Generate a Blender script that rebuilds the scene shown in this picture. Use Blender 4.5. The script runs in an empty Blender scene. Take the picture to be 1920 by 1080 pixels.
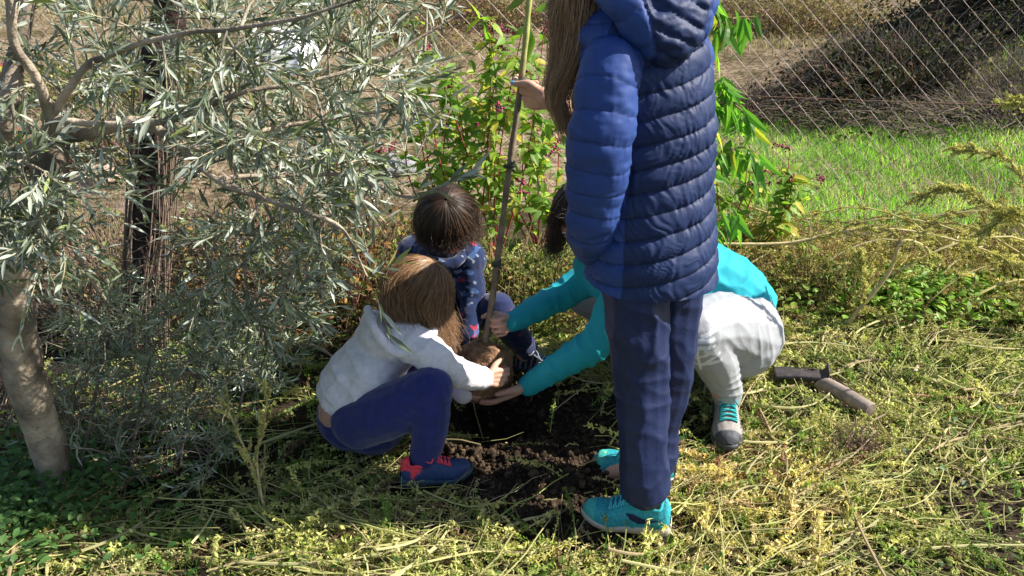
import bpy, math, random
import numpy as np
from mathutils import Vector, Matrix

# ------------------------------------------------------------------ camera, sky, sun, exposure
rng = np.random.default_rng(7)
random.seed(7)
S = bpy.context.scene
COL = S.collection
CAM_H, PITCH, FPX = 1.57, math.radians(24), 960 / math.tan(math.radians(30))
cd = bpy.data.cameras.new('camera'); cam = bpy.data.objects.new('camera', cd); COL.objects.link(cam)
cd.sensor_fit = 'HORIZONTAL'; cd.angle = math.radians(60); cd.clip_start = 0.05; cd.clip_end = 2000
cam.location = (0, 0, CAM_H); cam.rotation_euler = (math.radians(90) - PITCH, 0, 0)
S.camera = cam
SUN_EL = math.radians(41)
sv = Vector((1.0, 0.07, 0)).normalized()
sun_dir = Vector((sv.x * math.cos(SUN_EL), sv.y * math.cos(SUN_EL), math.sin(SUN_EL)))
W = bpy.data.worlds.new("World"); S.world = W; W.use_nodes = True
wn = W.node_tree.nodes; wl = W.node_tree.links
sky = wn.new('ShaderNodeTexSky'); sky.sky_type = 'NISHITA'; sky.sun_disc = False
sky.sun_elevation = SUN_EL; sky.sun_rotation = math.atan2(sv.x, sv.y)
bg = wn['Background']; bg.inputs[1].default_value = 0.08
wl.new(sky.outputs[0], bg.inputs[0])
ld = bpy.data.lights.new('sun', 'SUN'); ld.energy = 4.9; ld.angle = math.radians(0.55); ld.color = (1, 0.945, 0.86)
sun = bpy.data.objects.new('sun', ld); COL.objects.link(sun)
sun.rotation_euler = sun_dir.to_track_quat('Z', 'Y').to_euler(); sun.location = (6, -2, 6)
S.view_settings.view_transform = 'Standard'; S.view_settings.look = 'None'
S.view_settings.gamma = 1; S.view_settings.exposure = 1.18
S.render.engine = 'CYCLES'

# ------------------------------------------------------------------ helpers
def at(px, py, Y):
    """point at distance Y in front of the camera seen at photo pixel px,py"""
    u = (px - 960) / FPX; v = (540 - py) / FPX
    dy = math.cos(PITCH) + v * math.sin(PITCH); dz = -math.sin(PITCH) + v * math.cos(PITCH)
    return np.array([u * Y / dy, Y, CAM_H + Y * dz / dy])
def gnd(px, py, z=0.0):
    v = (540 - py) / FPX
    dy = math.cos(PITCH) + v * math.sin(PITCH); dz = -math.sin(PITCH) + v * math.cos(PITCH)
    return at(px, py, (CAM_H - z) * dy / -dz)
def nrm(a):
    a = np.asarray(a, float); return a / np.maximum(np.linalg.norm(a, axis=-1, keepdims=True), 1e-9)
def hsh(ix, iy, iz, seed):
    h = (ix.astype(np.int64) * 374761393 + iy.astype(np.int64) * 668265263 + iz.astype(np.int64) * 2147483647 + seed * 1274126177) & 0xffffffff
    h = ((h ^ (h >> 13)) * 1274126177) & 0xffffffff
    h = ((h ^ (h >> 16)) * 2246822519) & 0xffffffff
    return ((h ^ (h >> 13)) & 0xffff) / 65535.0
ROT = np.array([[.36, .48, -.8], [-.8, .6, 0], [.48, .64, .6]])
def vnoise(p, seed=0):
    p = np.atleast_2d(p) @ ROT.T; i = np.floor(p).astype(np.int64); f = p - i; f = f * f * f * (f * (6 * f - 15) + 10)
    r = 0
    for dx in (0, 1):
        for dy in (0, 1):
            for dz in (0, 1):
                w = (f[:, 0] if dx else 1 - f[:, 0]) * (f[:, 1] if dy else 1 - f[:, 1]) * (f[:, 2] if dz else 1 - f[:, 2])
                r = r + w * hsh(i[:, 0] + dx, i[:, 1] + dy, i[:, 2] + dz, seed)
    return r * 2 - 1
def fbm(p, o=3, seed=0):
    a = 1; r = 0; p = np.asarray(p, float)
    for k in range(o):
        r = r + a * vnoise(p * 2 ** k + 17.3 * k, seed + k); a *= .5; p = p @ ROT.T
    return r
def catmull(P, n):
    P = np.asarray(P, float)
    if len(P) < 3:
        t = np.linspace(0, 1, n)[:, None]; return P[0] * (1 - t) + P[-1] * t
    Q = np.vstack([2 * P[0] - P[1], P, 2 * P[-1] - P[-2]])
    t = np.linspace(0, len(P) - 1 - 1e-6, n); i = t.astype(int); f = (t - i)[:, None]
    p0, p1, p2, p3 = Q[i], Q[i + 1], Q[i + 2], Q[i + 3]
    return .5 * (2 * p1 + (p2 - p0) * f + (2 * p0 - 5 * p1 + 4 * p2 - p3) * f ** 2 + (3 * p1 - p0 - 3 * p2 + p3) * f ** 3)

class Geo:
    def __init__(s): s.V = []; s.Q = []; s.T = []; s.C = []; s.MQ = []; s.MT = []; s.n = 0
    def add(s, V, F, c=(1, 1, 1), m=0):
        V = np.asarray(V, float).reshape(-1, 3); F = np.asarray(F, dtype=np.int64)
        c = np.asarray(c, float)
        if c.ndim == 1: c = np.tile(c, (len(V), 1))
        s.V.append(V); s.C.append(c)
        if F.shape[1] == 4: s.Q.append(F + s.n); s.MQ.append(np.full(len(F), m))
        else: s.T.append(F + s.n); s.MT.append(np.full(len(F), m))
        s.n += len(V)
    def inst(s, Vt, Ft, pos, R, sc, c, m=0):
        """copies of a template: pos (N,3), R (N,3,3) columns are the local axes, sc (N,) or (N,3)"""
        N = len(pos); sc = np.asarray(sc, float)
        if sc.ndim == 1: sc = sc[:, None] * np.ones((1, 3))
        L = Vt[None] * sc[:, None, :]
        V = np.einsum('nij,nkj->nki', R, L) + np.asarray(pos)[:, None, :]
        K = len(Vt); F = (Ft[None] + (np.arange(N) * K)[:, None, None]).reshape(-1, Ft.shape[1])
        c = np.asarray(c, float)
        if c.ndim == 1: c = np.tile(c, (N, 1))
        cc = np.repeat(c, K, 0)
        s.add(V.reshape(-1, 3), F, cc, m)
    def mesh(s, name, smooth=True):
        V = np.vstack(s.V); C = np.vstack(s.C)
        Q = np.vstack(s.Q) if s.Q else np.zeros((0, 4), int); T = np.vstack(s.T) if s.T else np.zeros((0, 3), int)
        me = bpy.data.meshes.new(name)
        me.vertices.add(len(V)); me.vertices.foreach_set('co', V.astype(np.float32).ravel())
        nl = Q.size + T.size; me.loops.add(nl)
        me.loops.foreach_set('vertex_index', np.concatenate([Q.ravel(), T.ravel()]).astype(np.int32))
        me.polygons.add(len(Q) + len(T))
        ls = np.concatenate([np.arange(len(Q)) * 4, Q.size + np.arange(len(T)) * 3]).astype(np.int32)
        me.polygons.foreach_set('loop_start', ls)
        mi = np.concatenate([np.concatenate(s.MQ) if s.MQ else np.zeros(0), np.concatenate(s.MT) if s.MT else np.zeros(0)]).astype(np.int32)
        me.polygons.foreach_set('material_index', mi)
        me.polygons.foreach_set('use_smooth', np.full(len(ls), smooth))
        me.update(calc_edges=True)
        a = me.attributes.new('Col', 'FLOAT_COLOR', 'POINT')
        a.data.foreach_set('color', np.hstack([C, np.ones((len(C), 1))]).astype(np.float32).ravel())
        return me
    def build(s, name, mats, parent=None, smooth=True):
        me = s.mesh(name, smooth)
        for m in (mats if isinstance(mats, (list, tuple)) else [mats]): me.materials.append(m)
        o = bpy.data.objects.new(name, me); COL.objects.link(o)
        if parent: o.parent = parent; o.matrix_parent_inverse = Matrix.Translation(-parent.location)
        return o
def tag(o, label=None, cat=None, group=None, kind=None):
    if label: o['label'] = label
    if cat: o['category'] = cat
    if group: o['group'] = group
    if kind: o['kind'] = kind
    return o
def empty(name, loc, label, cat, group=None):
    o = bpy.data.objects.new(name, None); COL.objects.link(o); o.location = [float(a) for a in loc]; o.empty_display_size = .1
    return tag(o, label, cat, group)

def tubes(P, R, ns=5, cap=True):
    """P (N,K,3) polylines, R (N,K) radii -> verts, quads"""
    P = np.asarray(P, float); N, K, _ = P.shape
    R = np.broadcast_to(np.asarray(R, float), (N, K))
    T = np.empty_like(P); T[:, 1:-1] = P[:, 2:] - P[:, :-2]; T[:, 0] = P[:, 1] - P[:, 0]; T[:, -1] = P[:, -1] - P[:, -2]
    T = nrm(T); mt = nrm(P[:, -1] - P[:, 0] + 1e-6)
    ref = np.where(np.abs(mt[:, 2:3]) < .8, np.array([[0, 0, 1.]]), np.array([[1., 0, 0]]))[:, None, :]
    U = nrm(np.cross(T, ref)); B = np.cross(T, U)
    a = np.arange(ns) / ns * 2 * math.pi
    V = P[:, :, None] + R[:, :, None, None] * (np.cos(a)[None, None, :, None] * U[:, :, None] + np.sin(a)[None, None, :, None] * B[:, :, None])
    i = np.arange(K - 1)[:, None]; j = np.arange(ns)[None]
    q = np.stack([i * ns + j, i * ns + (j + 1) % ns, (i + 1) * ns + (j + 1) % ns, (i + 1) * ns + j], -1).reshape(-1, 4)
    F = (q[None] + (np.arange(N) * K * ns)[:, None, None]).reshape(-1, 4)
    return V.reshape(-1, 3), F
def add_tubes(g, P, R, c, ns=5, m=0):
    P = np.asarray(P, float)
    V, F = tubes(P, R, ns); c = np.asarray(c, float)
    if c.ndim == 2: c = np.repeat(c, P.shape[1] * ns, 0)
    g.add(V, F, c, m)
def add_tube(g, pts, r, c=(1, 1, 1), ns=8, n=None, m=0):
    n = n or max(2, len(pts) * 4); P = catmull(pts, n)
    r = np.atleast_1d(np.asarray(r, float)); rr = np.interp(np.linspace(0, 1, n), np.linspace(0, 1, len(r)), r)
    # rounded closed ends
    P = np.vstack([P[:1], P, P[-1:]]); rr = np.concatenate([[1e-4], rr, [1e-4]])
    d0 = nrm(P[2] - P[1]); d1 = nrm(P[-2] - P[-3]); P[0] = P[1] - d0 * rr[1] * .3; P[-1] = P[-2] + d1 * rr[-2] * .3
    V, F = tubes(P[None], rr[None], ns); g.add(V, F, c, m)
def grid(V, nu, nv, closed_u=False):
    i = np.arange(nv - 1)[:, None]; j = np.arange(nu if closed_u else nu - 1)[None]
    return np.stack([i * nu + j, i * nu + (j + 1) % nu, (i + 1) * nu + (j + 1) % nu, (i + 1) * nu + j], -1).reshape(-1, 4)
def box(g, c, ax, ay, az, col=(1, 1, 1), m=0):
    c, ax, ay, az = map(lambda q: np.asarray(q, float), (c, ax, ay, az))
    V = [c + x * ax + y * ay + z * az for z in (-1, 1) for y in (-1, 1) for x in (-1, 1)]
    g.add(V, [[0, 2, 3, 1], [4, 5, 7, 6], [0, 1, 5, 4], [2, 6, 7, 3], [0, 4, 6, 2], [1, 3, 7, 5]], col, m)
def basis(x, zhint=(0, 0, 1)):
    x = nrm(x); z = np.broadcast_to(np.asarray(zhint, float), x.shape)
    y = nrm(np.cross(z, x)); z = np.cross(x, y)
    return np.stack([x, y, z], -1)
def leaf_t(n=5, w=.12, fold=.25, curve=.12, pw=.8, ex=1.0):
    t = np.linspace(0, 1, n); hw = w * np.sin(np.pi * np.clip(t, 0.02, .985) ** pw) ** ex
    z = -curve * t ** 2 * 1.0
    L = np.stack([t, hw, z + hw * fold], 1); M = np.stack([t, 0 * t, z], 1); Rr = np.stack([t, -hw, z + hw * fold], 1)
    V = np.stack([L, M, Rr], 1).reshape(-1, 3)
    F = []
    for i in range(n - 1):
        for j in range(2): F.append([i * 3 + j, i * 3 + j + 1, i * 3 + j + 4, i * 3 + j + 3])
    return V, np.array(F)
def rand_dirs(n, r=rng):
    return nrm(r.normal(size=(n, 3)))

# ------------------------------------------------------------------ materials
def newmat(name):
    m = bpy.data.materials.new(name); m.use_nodes = True
    return m, m.node_tree.nodes, m.node_tree.links, m.node_tree.nodes['Principled BSDF']
def mat_col(name, rough=.7, spec=.3, transl=0, noise=0, nscale=30, bump=0, bscale=80, col=None, sub=0, sheen=0, metal=0, aniso=None, coat=0):
    m, n, l, p = newmat(name)
    if col is None:
        a = n.new('ShaderNodeAttribute'); a.attribute_name = 'Col'; src = a.outputs['Color']
    else:
        r = n.new('ShaderNodeRGB'); r.outputs[0].default_value = (*col, 1); src = r.outputs[0]
    tc = n.new('ShaderNodeTexCoord')
    if noise:
        t = n.new('ShaderNodeTexNoise'); t.inputs['Scale'].default_value = nscale; t.inputs['Detail'].default_value = 4
        l.new(tc.outputs['Object'], t.inputs['Vector'])
        mr = n.new('ShaderNodeMapRange'); mr.inputs[1].default_value = .3; mr.inputs[2].default_value = .7
        mr.inputs[3].default_value = 1 - noise; mr.inputs[4].default_value = 1 + noise; l.new(t.outputs[0], mr.inputs[0])
        mx = n.new('ShaderNodeVectorMath'); mx.operation = 'SCALE'; l.new(src, mx.inputs[0]); l.new(mr.outputs[0], mx.inputs['Scale']); src = mx.outputs[0]
    l.new(src, p.inputs['Base Color'])
    p.inputs['Roughness'].default_value = rough; p.inputs['Specular IOR Level'].default_value = spec
    p.inputs['Metallic'].default_value = metal
    if sheen: p.inputs['Sheen Weight'].default_value = sheen; p.inputs['Sheen Roughness'].default_value = .5
    if coat: p.inputs['Coat Weight'].default_value = coat
    if sub:
        p.inputs['Subsurface Weight'].default_value = sub; p.inputs['Subsurface Radius'].default_value = (.01, .004, .002); p.inputs['Subsurface Scale'].default_value = .5
    if bump:
        b = n.new('ShaderNodeTexNoise'); b.inputs['Scale'].default_value = bscale; b.inputs['Detail'].default_value = 3
        mp = n.new('ShaderNodeMapping'); l.new(tc.outputs['Object'], mp.inputs[0]); l.new(mp.outputs[0], b.inputs['Vector'])
        if aniso: mp.inputs['Scale'].default_value = aniso
        bn = n.new('ShaderNodeBump'); bn.inputs['Strength'].default_value = min(1, bump); bn.inputs['Distance'].default_value = .004 if bump < .9 else .012
        l.new(b.outputs[0], bn.inputs['Height']); l.new(bn.outputs[0], p.inputs['Normal'])
    if transl:
        t = n.new('ShaderNodeBsdfTranslucent'); l.new(src, t.inputs[0])
        g = n.new('ShaderNodeVectorMath'); g.operation = 'MULTIPLY'; g.inputs[1].default_value = (1.5, 1.7, .9); l.new(src, g.inputs[0]); l.new(g.outputs[0], t.inputs[0])
        ms = n.new('ShaderNodeMixShader'); ms.inputs[0].default_value = transl
        l.new(p.outputs[0], ms.inputs[1]); l.new(t.outputs[0], ms.inputs[2]); l.new(ms.outputs[0], n['Material Output'].inputs[0])
    return m
M = {}
M['leaf'] = mat_col('leaf', .5, .35, .48)
M['olive_leaf'] = mat_col('olive_leaf', .38, .5, .15)
M['litter'] = mat_col('cut_weeds', .75, .2, .25)
M['twig'] = mat_col('twig', .85, .15, noise=.3, nscale=60)
M['bark'] = mat_col('bark', .9, .15, noise=.45, nscale=14, bump=1, bscale=38)
M['darkbark'] = mat_col('dark_bark', .95, .1, noise=.5, nscale=30, bump=1, bscale=70)
M['skin'] = mat_col('skin', .5, .4, noise=.12, nscale=30, bump=.12, bscale=300, sub=.12)
M['hair'] = mat_col('hair', .38, .5, noise=.15, nscale=40)
M['nylon'] = mat_col('quilted_nylon', .58, .24, noise=.06, nscale=40, bump=.25, bscale=45)
M['fleece'] = mat_col('fleece_cloth', .9, .15, noise=.1, nscale=60, bump=.35, bscale=240, sheen=.25)
M['knit'] = mat_col('knit_cloth', .75, .2, noise=.05, nscale=60, bump=.25, bscale=300)
M['satin'] = mat_col('tracksuit_cloth', .55, .35, noise=.06, nscale=20, bump=.2, bscale=120)
M['shoe'] = mat_col('shoe_mesh', .6, .3, noise=.15, nscale=120, bump=.4, bscale=400)
M['rubber'] = mat_col('rubber', .6, .3, noise=.1, nscale=60, bump=.2, bscale=200)
M['wire'] = mat_col('rusty_wire', .6, .4, noise=.25, nscale=50, metal=.3)
M['earth'] = mat_col('earth', .95, .08, noise=.35, nscale=45, bump=1, bscale=120)
M['wood'] = mat_col('weathered_wood', .8, .2, noise=.3, nscale=30, bump=.5, bscale=50)
M['iron'] = mat_col('old_iron', .65, .4, noise=.4, nscale=40, metal=.4, bump=.4, bscale=90)
M['sheet'] = mat_col('plastic_sheet', .6, .3, noise=.1, nscale=8, bump=.3, bscale=20)
M['nail'] = mat_col('nail_varnish', .2, .6)
M['eye'] = mat_col('eye', .15, .6)

# ------------------------------------------------------------------ ground
HX, HY = -.09, 2.47
def gz(x, y):
    x = np.asarray(x, float); y = np.asarray(y, float); sh = x.shape
    p = np.stack([x.ravel(), y.ravel(), 0 * x.ravel()], 1)
    n = (.018 * fbm(p * 2.2, 3, 3) + .006 * fbm(p * 14, 3, 9)).reshape(sh)
    so = soil(x, y)
    n = n + so * .016 * fbm(p * 30, 3, 21).reshape(sh)
    h = n - .17 * np.exp(-(((x - HX) / .15) ** 2 + ((y - HY) / .12) ** 2) ** 1.4)
    h = h + .05 * np.exp(-(((x - .12) / .22) ** 2 + ((y - 2.13) / .16) ** 2))
    h = h + .06 * np.exp(-(((x - .3) / .14) ** 2 + ((y - 2.55) / .14) ** 2))
    h = h + .035 * np.exp(-(((x + .1) / .12) ** 2 + ((y - 2.0) / .07) ** 2))
    # bank beyond the fence
    h = h + 1.15 * np.exp(-(((x - 4.6) / 1.7) ** 2 + ((y - 7.3) / 1.3) ** 2)) + .05 * np.clip(y - 9, 0, 60)
    h = h + .35 * np.clip((y - 6), 0, 3) / 3 * (.5 + .5 * fbm(p * .5, 2, 5).reshape(sh)) * .5
    return h
def soil(x, y):
    d = ((x - .04) / .36) ** 2 + ((y - 2.34) / .44) ** 2
    p = np.stack([np.ravel(x), np.ravel(y), 0 * np.ravel(x)], 1)
    d = d + .45 * fbm(p * 6, 2, 33).reshape(np.shape(x))
    return np.clip((1.25 - d) / .5, 0, 1)
def axis_pts(a, b, step, lo, hi, k=1.13):
    mid = np.arange(a, b + step / 2, step); L = []; v = a; s = step
    while v > lo: s *= k; v -= s; L.append(v)
    Rr = []; v = b; s = step
    while v < hi: s *= k; v += s; Rr.append(v)
    return np.concatenate([L[::-1], mid, Rr])
gx = axis_pts(-1.6, 2.4, .014, -90, 90); gy = axis_pts(1.1, 4.4, .014, -12, 160)
GX, GY = np.meshgrid(gx, gy); GZ = gz(GX, GY)
g = Geo(); sm = soil(GX, GY).ravel()
g.add(np.stack([GX.ravel(), GY.ravel(), GZ.ravel()], 1), grid(None, len(gx), len(gy)), np.stack([sm, 0 * sm, 0 * sm], 1))
m, n, l, p = newmat('ground_soil')
a = n.new('ShaderNodeAttribute'); a.attribute_name = 'Col'
sx = n.new('ShaderNodeSeparateXYZ'); l.new(a.outputs['Vector'], sx.inputs[0])
tc = n.new('ShaderNodeTexCoord')
def nz(sc, det=6, rough=.6):
    t = n.new('ShaderNodeTexNoise'); t.inputs['Scale'].default_value = sc; t.inputs['Detail'].default_value = det; t.inputs['Roughness'].default_value = rough
    l.new(tc.outputs['Object'], t.inputs['Vector']); return t
def ramp(src, stops):
    r = n.new('ShaderNodeValToRGB'); e = r.color_ramp.elements
    while len(e) < len(stops): e.new(.5)
    for q, (pp, c) in zip(e, stops): q.position = pp; q.color = (*c, 1)
    l.new(src, r.inputs[0]); return r
c1 = ramp(nz(9).outputs[0], [(.3, (.016, .011, .007)), (.5, (.032, .022, .015)), (.7, (.065, .046, .03))])
c2 = ramp(nz(1.3, 8, .7).outputs[0], [(.35, (.08, .075, .03)), (.45, (.18, .14, .08)), (.55, (.30, .23, .15)), (.68, (.16, .17, .06))])
c2b = ramp(nz(22).outputs[0], [(.35, (.3, .25, .2)), (.6, (1, 1, 1))])
mm = n.new('ShaderNodeMix'); mm.data_type = 'RGBA'; mm.blend_type = 'MULTIPLY'; mm.inputs[0].default_value = 1
l.new(c2.outputs[0], mm.inputs[6]); l.new(c2b.outputs[0], mm.inputs[7])
# nearer than the fence the ground is dark soil under the cut weeds; the field beyond is dry grass
sp = n.new('ShaderNodeSeparateXYZ'); l.new(tc.outputs['Object'], sp.inputs[0])
mr = n.new('ShaderNodeMapRange'); mr.inputs[1].default_value = 3.9; mr.inputs[2].default_value = 4.6; l.new(sp.outputs[1], mr.inputs[0])
mx = n.new('ShaderNodeMix'); mx.data_type = 'RGBA'; l.new(mr.outputs[0], mx.inputs[0]); l.new(c1.outputs[0], mx.inputs[6]); l.new(mm.outputs[2], mx.inputs[7])
l.new(mx.outputs[2], p.inputs['Base Color']); p.inputs['Roughness'].default_value = .95; p.inputs['Specular IOR Level'].default_value = .1
bn = n.new('ShaderNodeBump'); bn.inputs['Strength'].default_value = 1; bn.inputs['Distance'].default_value = .012
l.new(nz(70).outputs[0], bn.inputs['Height']); l.new(bn.outputs[0], p.inputs['Normal'])
tag(g.build('ground', m), kind='structure')

# clods of dug soil
def rock_t(seed, nu=11, nv=8, amp=.3):
    u = np.arange(nu) / nu * 2 * math.pi; v = np.linspace(.02, math.pi - .02, nv)
    Uu, Vv = np.meshgrid(u, v); P = np.stack([np.sin(Vv) * np.cos(Uu), np.sin(Vv) * np.sin(Uu), np.cos(Vv)], -1).reshape(-1, 3)
    P = P * (1 + amp * fbm(P * 1.4, 3, seed))[:, None]
    return P, grid(None, nu, nv, True)
g = Geo()
for k in range(5):
    Vt, Ft = rock_t(40 + k, 11, 8, .55); N = 2600
    x = rng.normal(.03, .27, N); y = rng.normal(2.25, .3, N)
    ok = rng.random(N) < soil(x, y) + .03; x, y = x[ok], y[ok]; N = len(x)
    s = np.clip(rng.lognormal(-5.9, .6, N), .0015, .016)
    R = basis(rand_dirs(N), (0.1, .2, 1))
    c = np.array([.058, .040, .026]) * rng.uniform(.5, 1.7, (N, 1))
    g.inst(Vt, Ft, np.stack([x, y, gz(x, y) + s * .3], 1), R, s[:, None] * rng.uniform(.7, 1.2, (N, 3)), c)
tag(g.build('soil_clods', M['earth']), 'crumbly dark brown clods of dug soil around the planting hole', 'soil', kind='stuff')

# ------------------------------------------------------------------ figure tools
SPH_U = 20
def ell(g, c, R, rad, nu=20, nv=12):
    """ellipsoid: R 3x3 with columns the local axes"""
    u = np.arange(nu) / nu * 2 * math.pi; v = np.linspace(.01, math.pi - .01, nv)
    Uu, Vv = np.meshgrid(u, v)
    P = np.stack([np.sin(Vv) * np.cos(Uu), np.sin(Vv) * np.sin(Uu), np.cos(Vv)], -1).reshape(-1, 3) * np.asarray(rad)
    g.add(P @ np.asarray(R).T + np.asarray(c), grid(None, nu, nv, True)[:, ::-1])
    # close the two poles
    n0 = g.n - nu * nv
    g.V.append(np.array([np.asarray(c) + np.asarray(R) @ np.array([0, 0, rad[2]]), np.asarray(c) - np.asarray(R) @ np.array([0, 0, rad[2]])])); g.C.append(np.ones((2, 3)))
    T = [[n0 + (j + 1) % nu, n0 + j, g.n] for j in range(nu)] + [[n0 + (nv - 1) * nu + j, n0 + (nv - 1) * nu + (j + 1) % nu, g.n + 1] for j in range(nu)]
    g.T.append(np.array(T)); g.MT.append(np.zeros(len(T))); g.n += 2
def limb(g, pts, rad, n=None, flat=None):
    """closed tapered tube with ball ends"""
    n = n or 8 * len(pts); P = catmull(pts, n)
    rad = np.asarray(rad, float); rr = np.interp(np.linspace(0, 1, n), np.linspace(0, 1, len(rad)), rad)
    V, F = tubes(P[None], rr[None], 14); g.add(V, F)
    for q, r in ((P[0], rr[0]), (P[-1], rr[-1])): ell(g, q, np.eye(3), (r, r, r), 14, 9)
    n0 = g.n
    # cap discs so the tube is watertight
    base = n0 - 2 * (14 * 9 + 2) - n * 14
    g.V.append(np.array([P[0], P[-1]])); g.C.append(np.ones((2, 3)))
    T = [[base + j, base + (j + 1) % 14, n0] for j in range(14)] + [[base + (n - 1) * 14 + (j + 1) % 14, base + (n - 1) * 14 + j, n0 + 1] for j in range(14)]
    g.T.append(np.array(T)); g.MT.append(np.zeros(len(T))); g.n += 2
def fuse(g, voxel, smooth=6, fac=.5):
    me = g.mesh('tmp'); o = bpy.data.objects.new('tmp', me); COL.objects.link(o)
    r = o.modifiers.new('r', 'REMESH'); r.mode = 'VOXEL'; r.voxel_size = voxel
    if smooth:
        s = o.modifiers.new('s', 'SMOOTH'); s.factor = fac; s.iterations = smooth
    dg = bpy.context.evaluated_depsgraph_get(); dg.update(); e = o.evaluated_get(dg); m2 = e.to_mesh()
    nv = len(m2.vertices); V = np.empty(nv * 3, np.float32); m2.vertices.foreach_get('co', V)
    N = np.empty(nv * 3, np.float32); m2.vertices.foreach_get('normal', N)
    npz = len(m2.polygons); LT = np.empty(npz, np.int32); m2.polygons.foreach_get('loop_total', LT)
    VI = np.empty(len(m2.loops), np.int32); m2.loops.foreach_get('vertex_index', VI)
    e.to_mesh_clear(); bpy.data.objects.remove(o); bpy.data.meshes.remove(me)
    ls = np.concatenate([[0], np.cumsum(LT)[:-1]])
    Q = VI[ls[LT == 4][:, None] + np.arange(4)]; T = VI[ls[LT == 3][:, None] + np.arange(3)]
    return V.reshape(-1, 3).astype(float), N.reshape(-1, 3).astype(float), Q, T
def surf(name, fz, col, mat, parent, disp=None, label=None):
    V, N, Q, T = fz
    c0 = col(V, N) if callable(col) else np.asarray(col, float)
    if disp is not None: V = V + N * disp(V, N)[:, None]
    g = Geo(); g.add(V, Q, c0)
    if len(T): g.T.append(T); g.MT.append(np.zeros(len(T)))
    o = g.build(name, mat, parent)
    if label: o['label'] = label
    return o
def folds(F, base=.002, bs=14, seed=0, gain=.55):
    """F: list of (centre, axis, radius, amplitude, frequency): creases across axis near centre"""
    def f(V, N):
        d = base * fbm(V * bs, 3, seed)
        for k, (c, ax, r, amp, fr) in enumerate(F):
            c = np.asarray(c); ax = nrm(np.asarray(ax, float))
            w = np.exp(-np.sum((V - c) ** 2, 1) / r ** 2)
            ph = (V - c) @ ax * fr + 1.1 * fbm(V * 7, 2, seed + 11 + k)
            d = d + gain * amp * w * ((1 - np.abs(np.sin(ph))) ** 1.6 - .35)
        return d
    return f
SK = np.array([.50, .285, .20]); SKD = np.array([.42, .22, .15])
def skincol(base=SK):
    def f(V, N):
        n = fbm(V * 25, 2, 4)[:, None]; return base * (1 + .08 * n) * np.array([1, 1, 1]) + np.array([.03, -.01, -.01]) * n
    return f
def hand(g, wrist, d, n, tside, s=1.0, curl=((.3, .4, .3),) * 4, thumb=None, forearm=None, fr=.045, nails=None):
    """palm from wrist along d, n out of the palm, tside towards the thumb"""
    wrist = np.asarray(wrist, float); d = nrm(np.asarray(d, float)); n = np.asarray(n, float); n = nrm(n - d * (n @ d)); t = np.asarray(tside, float); t = nrm(t - d * (t @ d) - n * (t @ n))
    off = np.array([.030, .010, -.011, -.029]) * s; plen = np.array([.088, .092, .087, .078]) * s
    seg = np.array([[.040, .025, .020], [.044, .029, .021], [.041, .027, .021], [.032, .020, .018]]) * s
    rad = np.array([.0088, .0090, .0084, .0074]) * s
    tips = []
    for k in range(4):
        kb = wrist + d * plen[k] + t * off[k]
        limb(g, [wrist + t * off[k] * .55 + d * .005, wrist + d * plen[k] * .55 + t * off[k] * .95, kb], [.015 * s, .0145 * s, .0112 * s], 10)
        a = 0; p = kb; P = [p]
        for q in range(3):
            a += curl[k][q]; dd = d * math.cos(a) + n * math.sin(a); dd = nrm(dd + t * off[k] * 3 * (1 - min(a, 1.5) / 1.5)); p = p + dd * seg[k][q]; P.append(p)
        limb(g, P, [rad[k] * 1.08, rad[k], rad[k] * .93, rad[k] * .78], 18); tips.append((P[-1], dd, rad[k]))
    th = thumb or ((.75, .65, .15), (.45, .85, .3), (.2, .9, .45))
    b = wrist + d * .02 * s + t * .018 * s + n * .004 * s; P = [b]; p = b
    for q, L in zip(th, (.040 * s, .032 * s, .026 * s)):
        p = p + nrm(t * q[0] + d * q[1] + n * q[2]) * L; P.append(p)
    limb(g, P, [.014 * s, .0135 * s, .0105 * s, .0085 * s], 18)
    limb(g, [wrist + d * .015 * s + t * .02 * s + n * .006 * s, wrist + d * .05 * s + t * .022 * s + n * .008 * s], [.014 * s, .012 * s], 6)
    if forearm is not None: limb(g, [forearm, wrist], [fr * s * .75, .023 * s], 8)
    return tips, P
def head(g, c, fwd, up, s=1.0):
    fwd = nrm(np.asarray(fwd, float)); up = np.asarray(up, float); up = nrm(up - fwd * (up @ fwd)); lat = np.cross(up, fwd)
    R = np.stack([lat, fwd, up], 1); c = np.asarray(c, float)
    def P(x, y, z): return c + (lat * x + fwd * y + up * z) * s
    ell(g, P(0, -.008, .018), R, np.array([.074, .092, .085]) * s)
    ell(g, P(0, .028, -.045), R, np.array([.056, .058, .070]) * s)
    ell(g, P(0, .055, -.088), R, np.array([.026, .024, .020]) * s)     # chin
    ell(g, P(0, .078, .012), R, np.array([.046, .014, .010]) * s)      # brow
    limb(g, [P(0, .088, .005), P(0, .104, -.030)], [.007 * s, .0115 * s], 6)
    for q in (-1, 1):
        ell(g, P(q * .009, .098, -.033), R, np.array([.008, .008, .006]) * s)
        ell(g, P(q * .036, .070, -.030), R, np.array([.022, .018, .020]) * s)   # cheek
        ell(g, P(q * .031, .081, -.003), R, np.array([.016, .009, .008]) * s)   # eyelid
        ell(g, P(q * .076, -.005, -.012), R, np.array([.008, .017, .028]) * s)  # ear
    ell(g, P(0, .088, -.058), R, np.array([.022, .010, .0055]) * s); ell(g, P(0, .086, -.067), R, np.array([.019, .010, .006]) * s)
    return R, P
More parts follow.
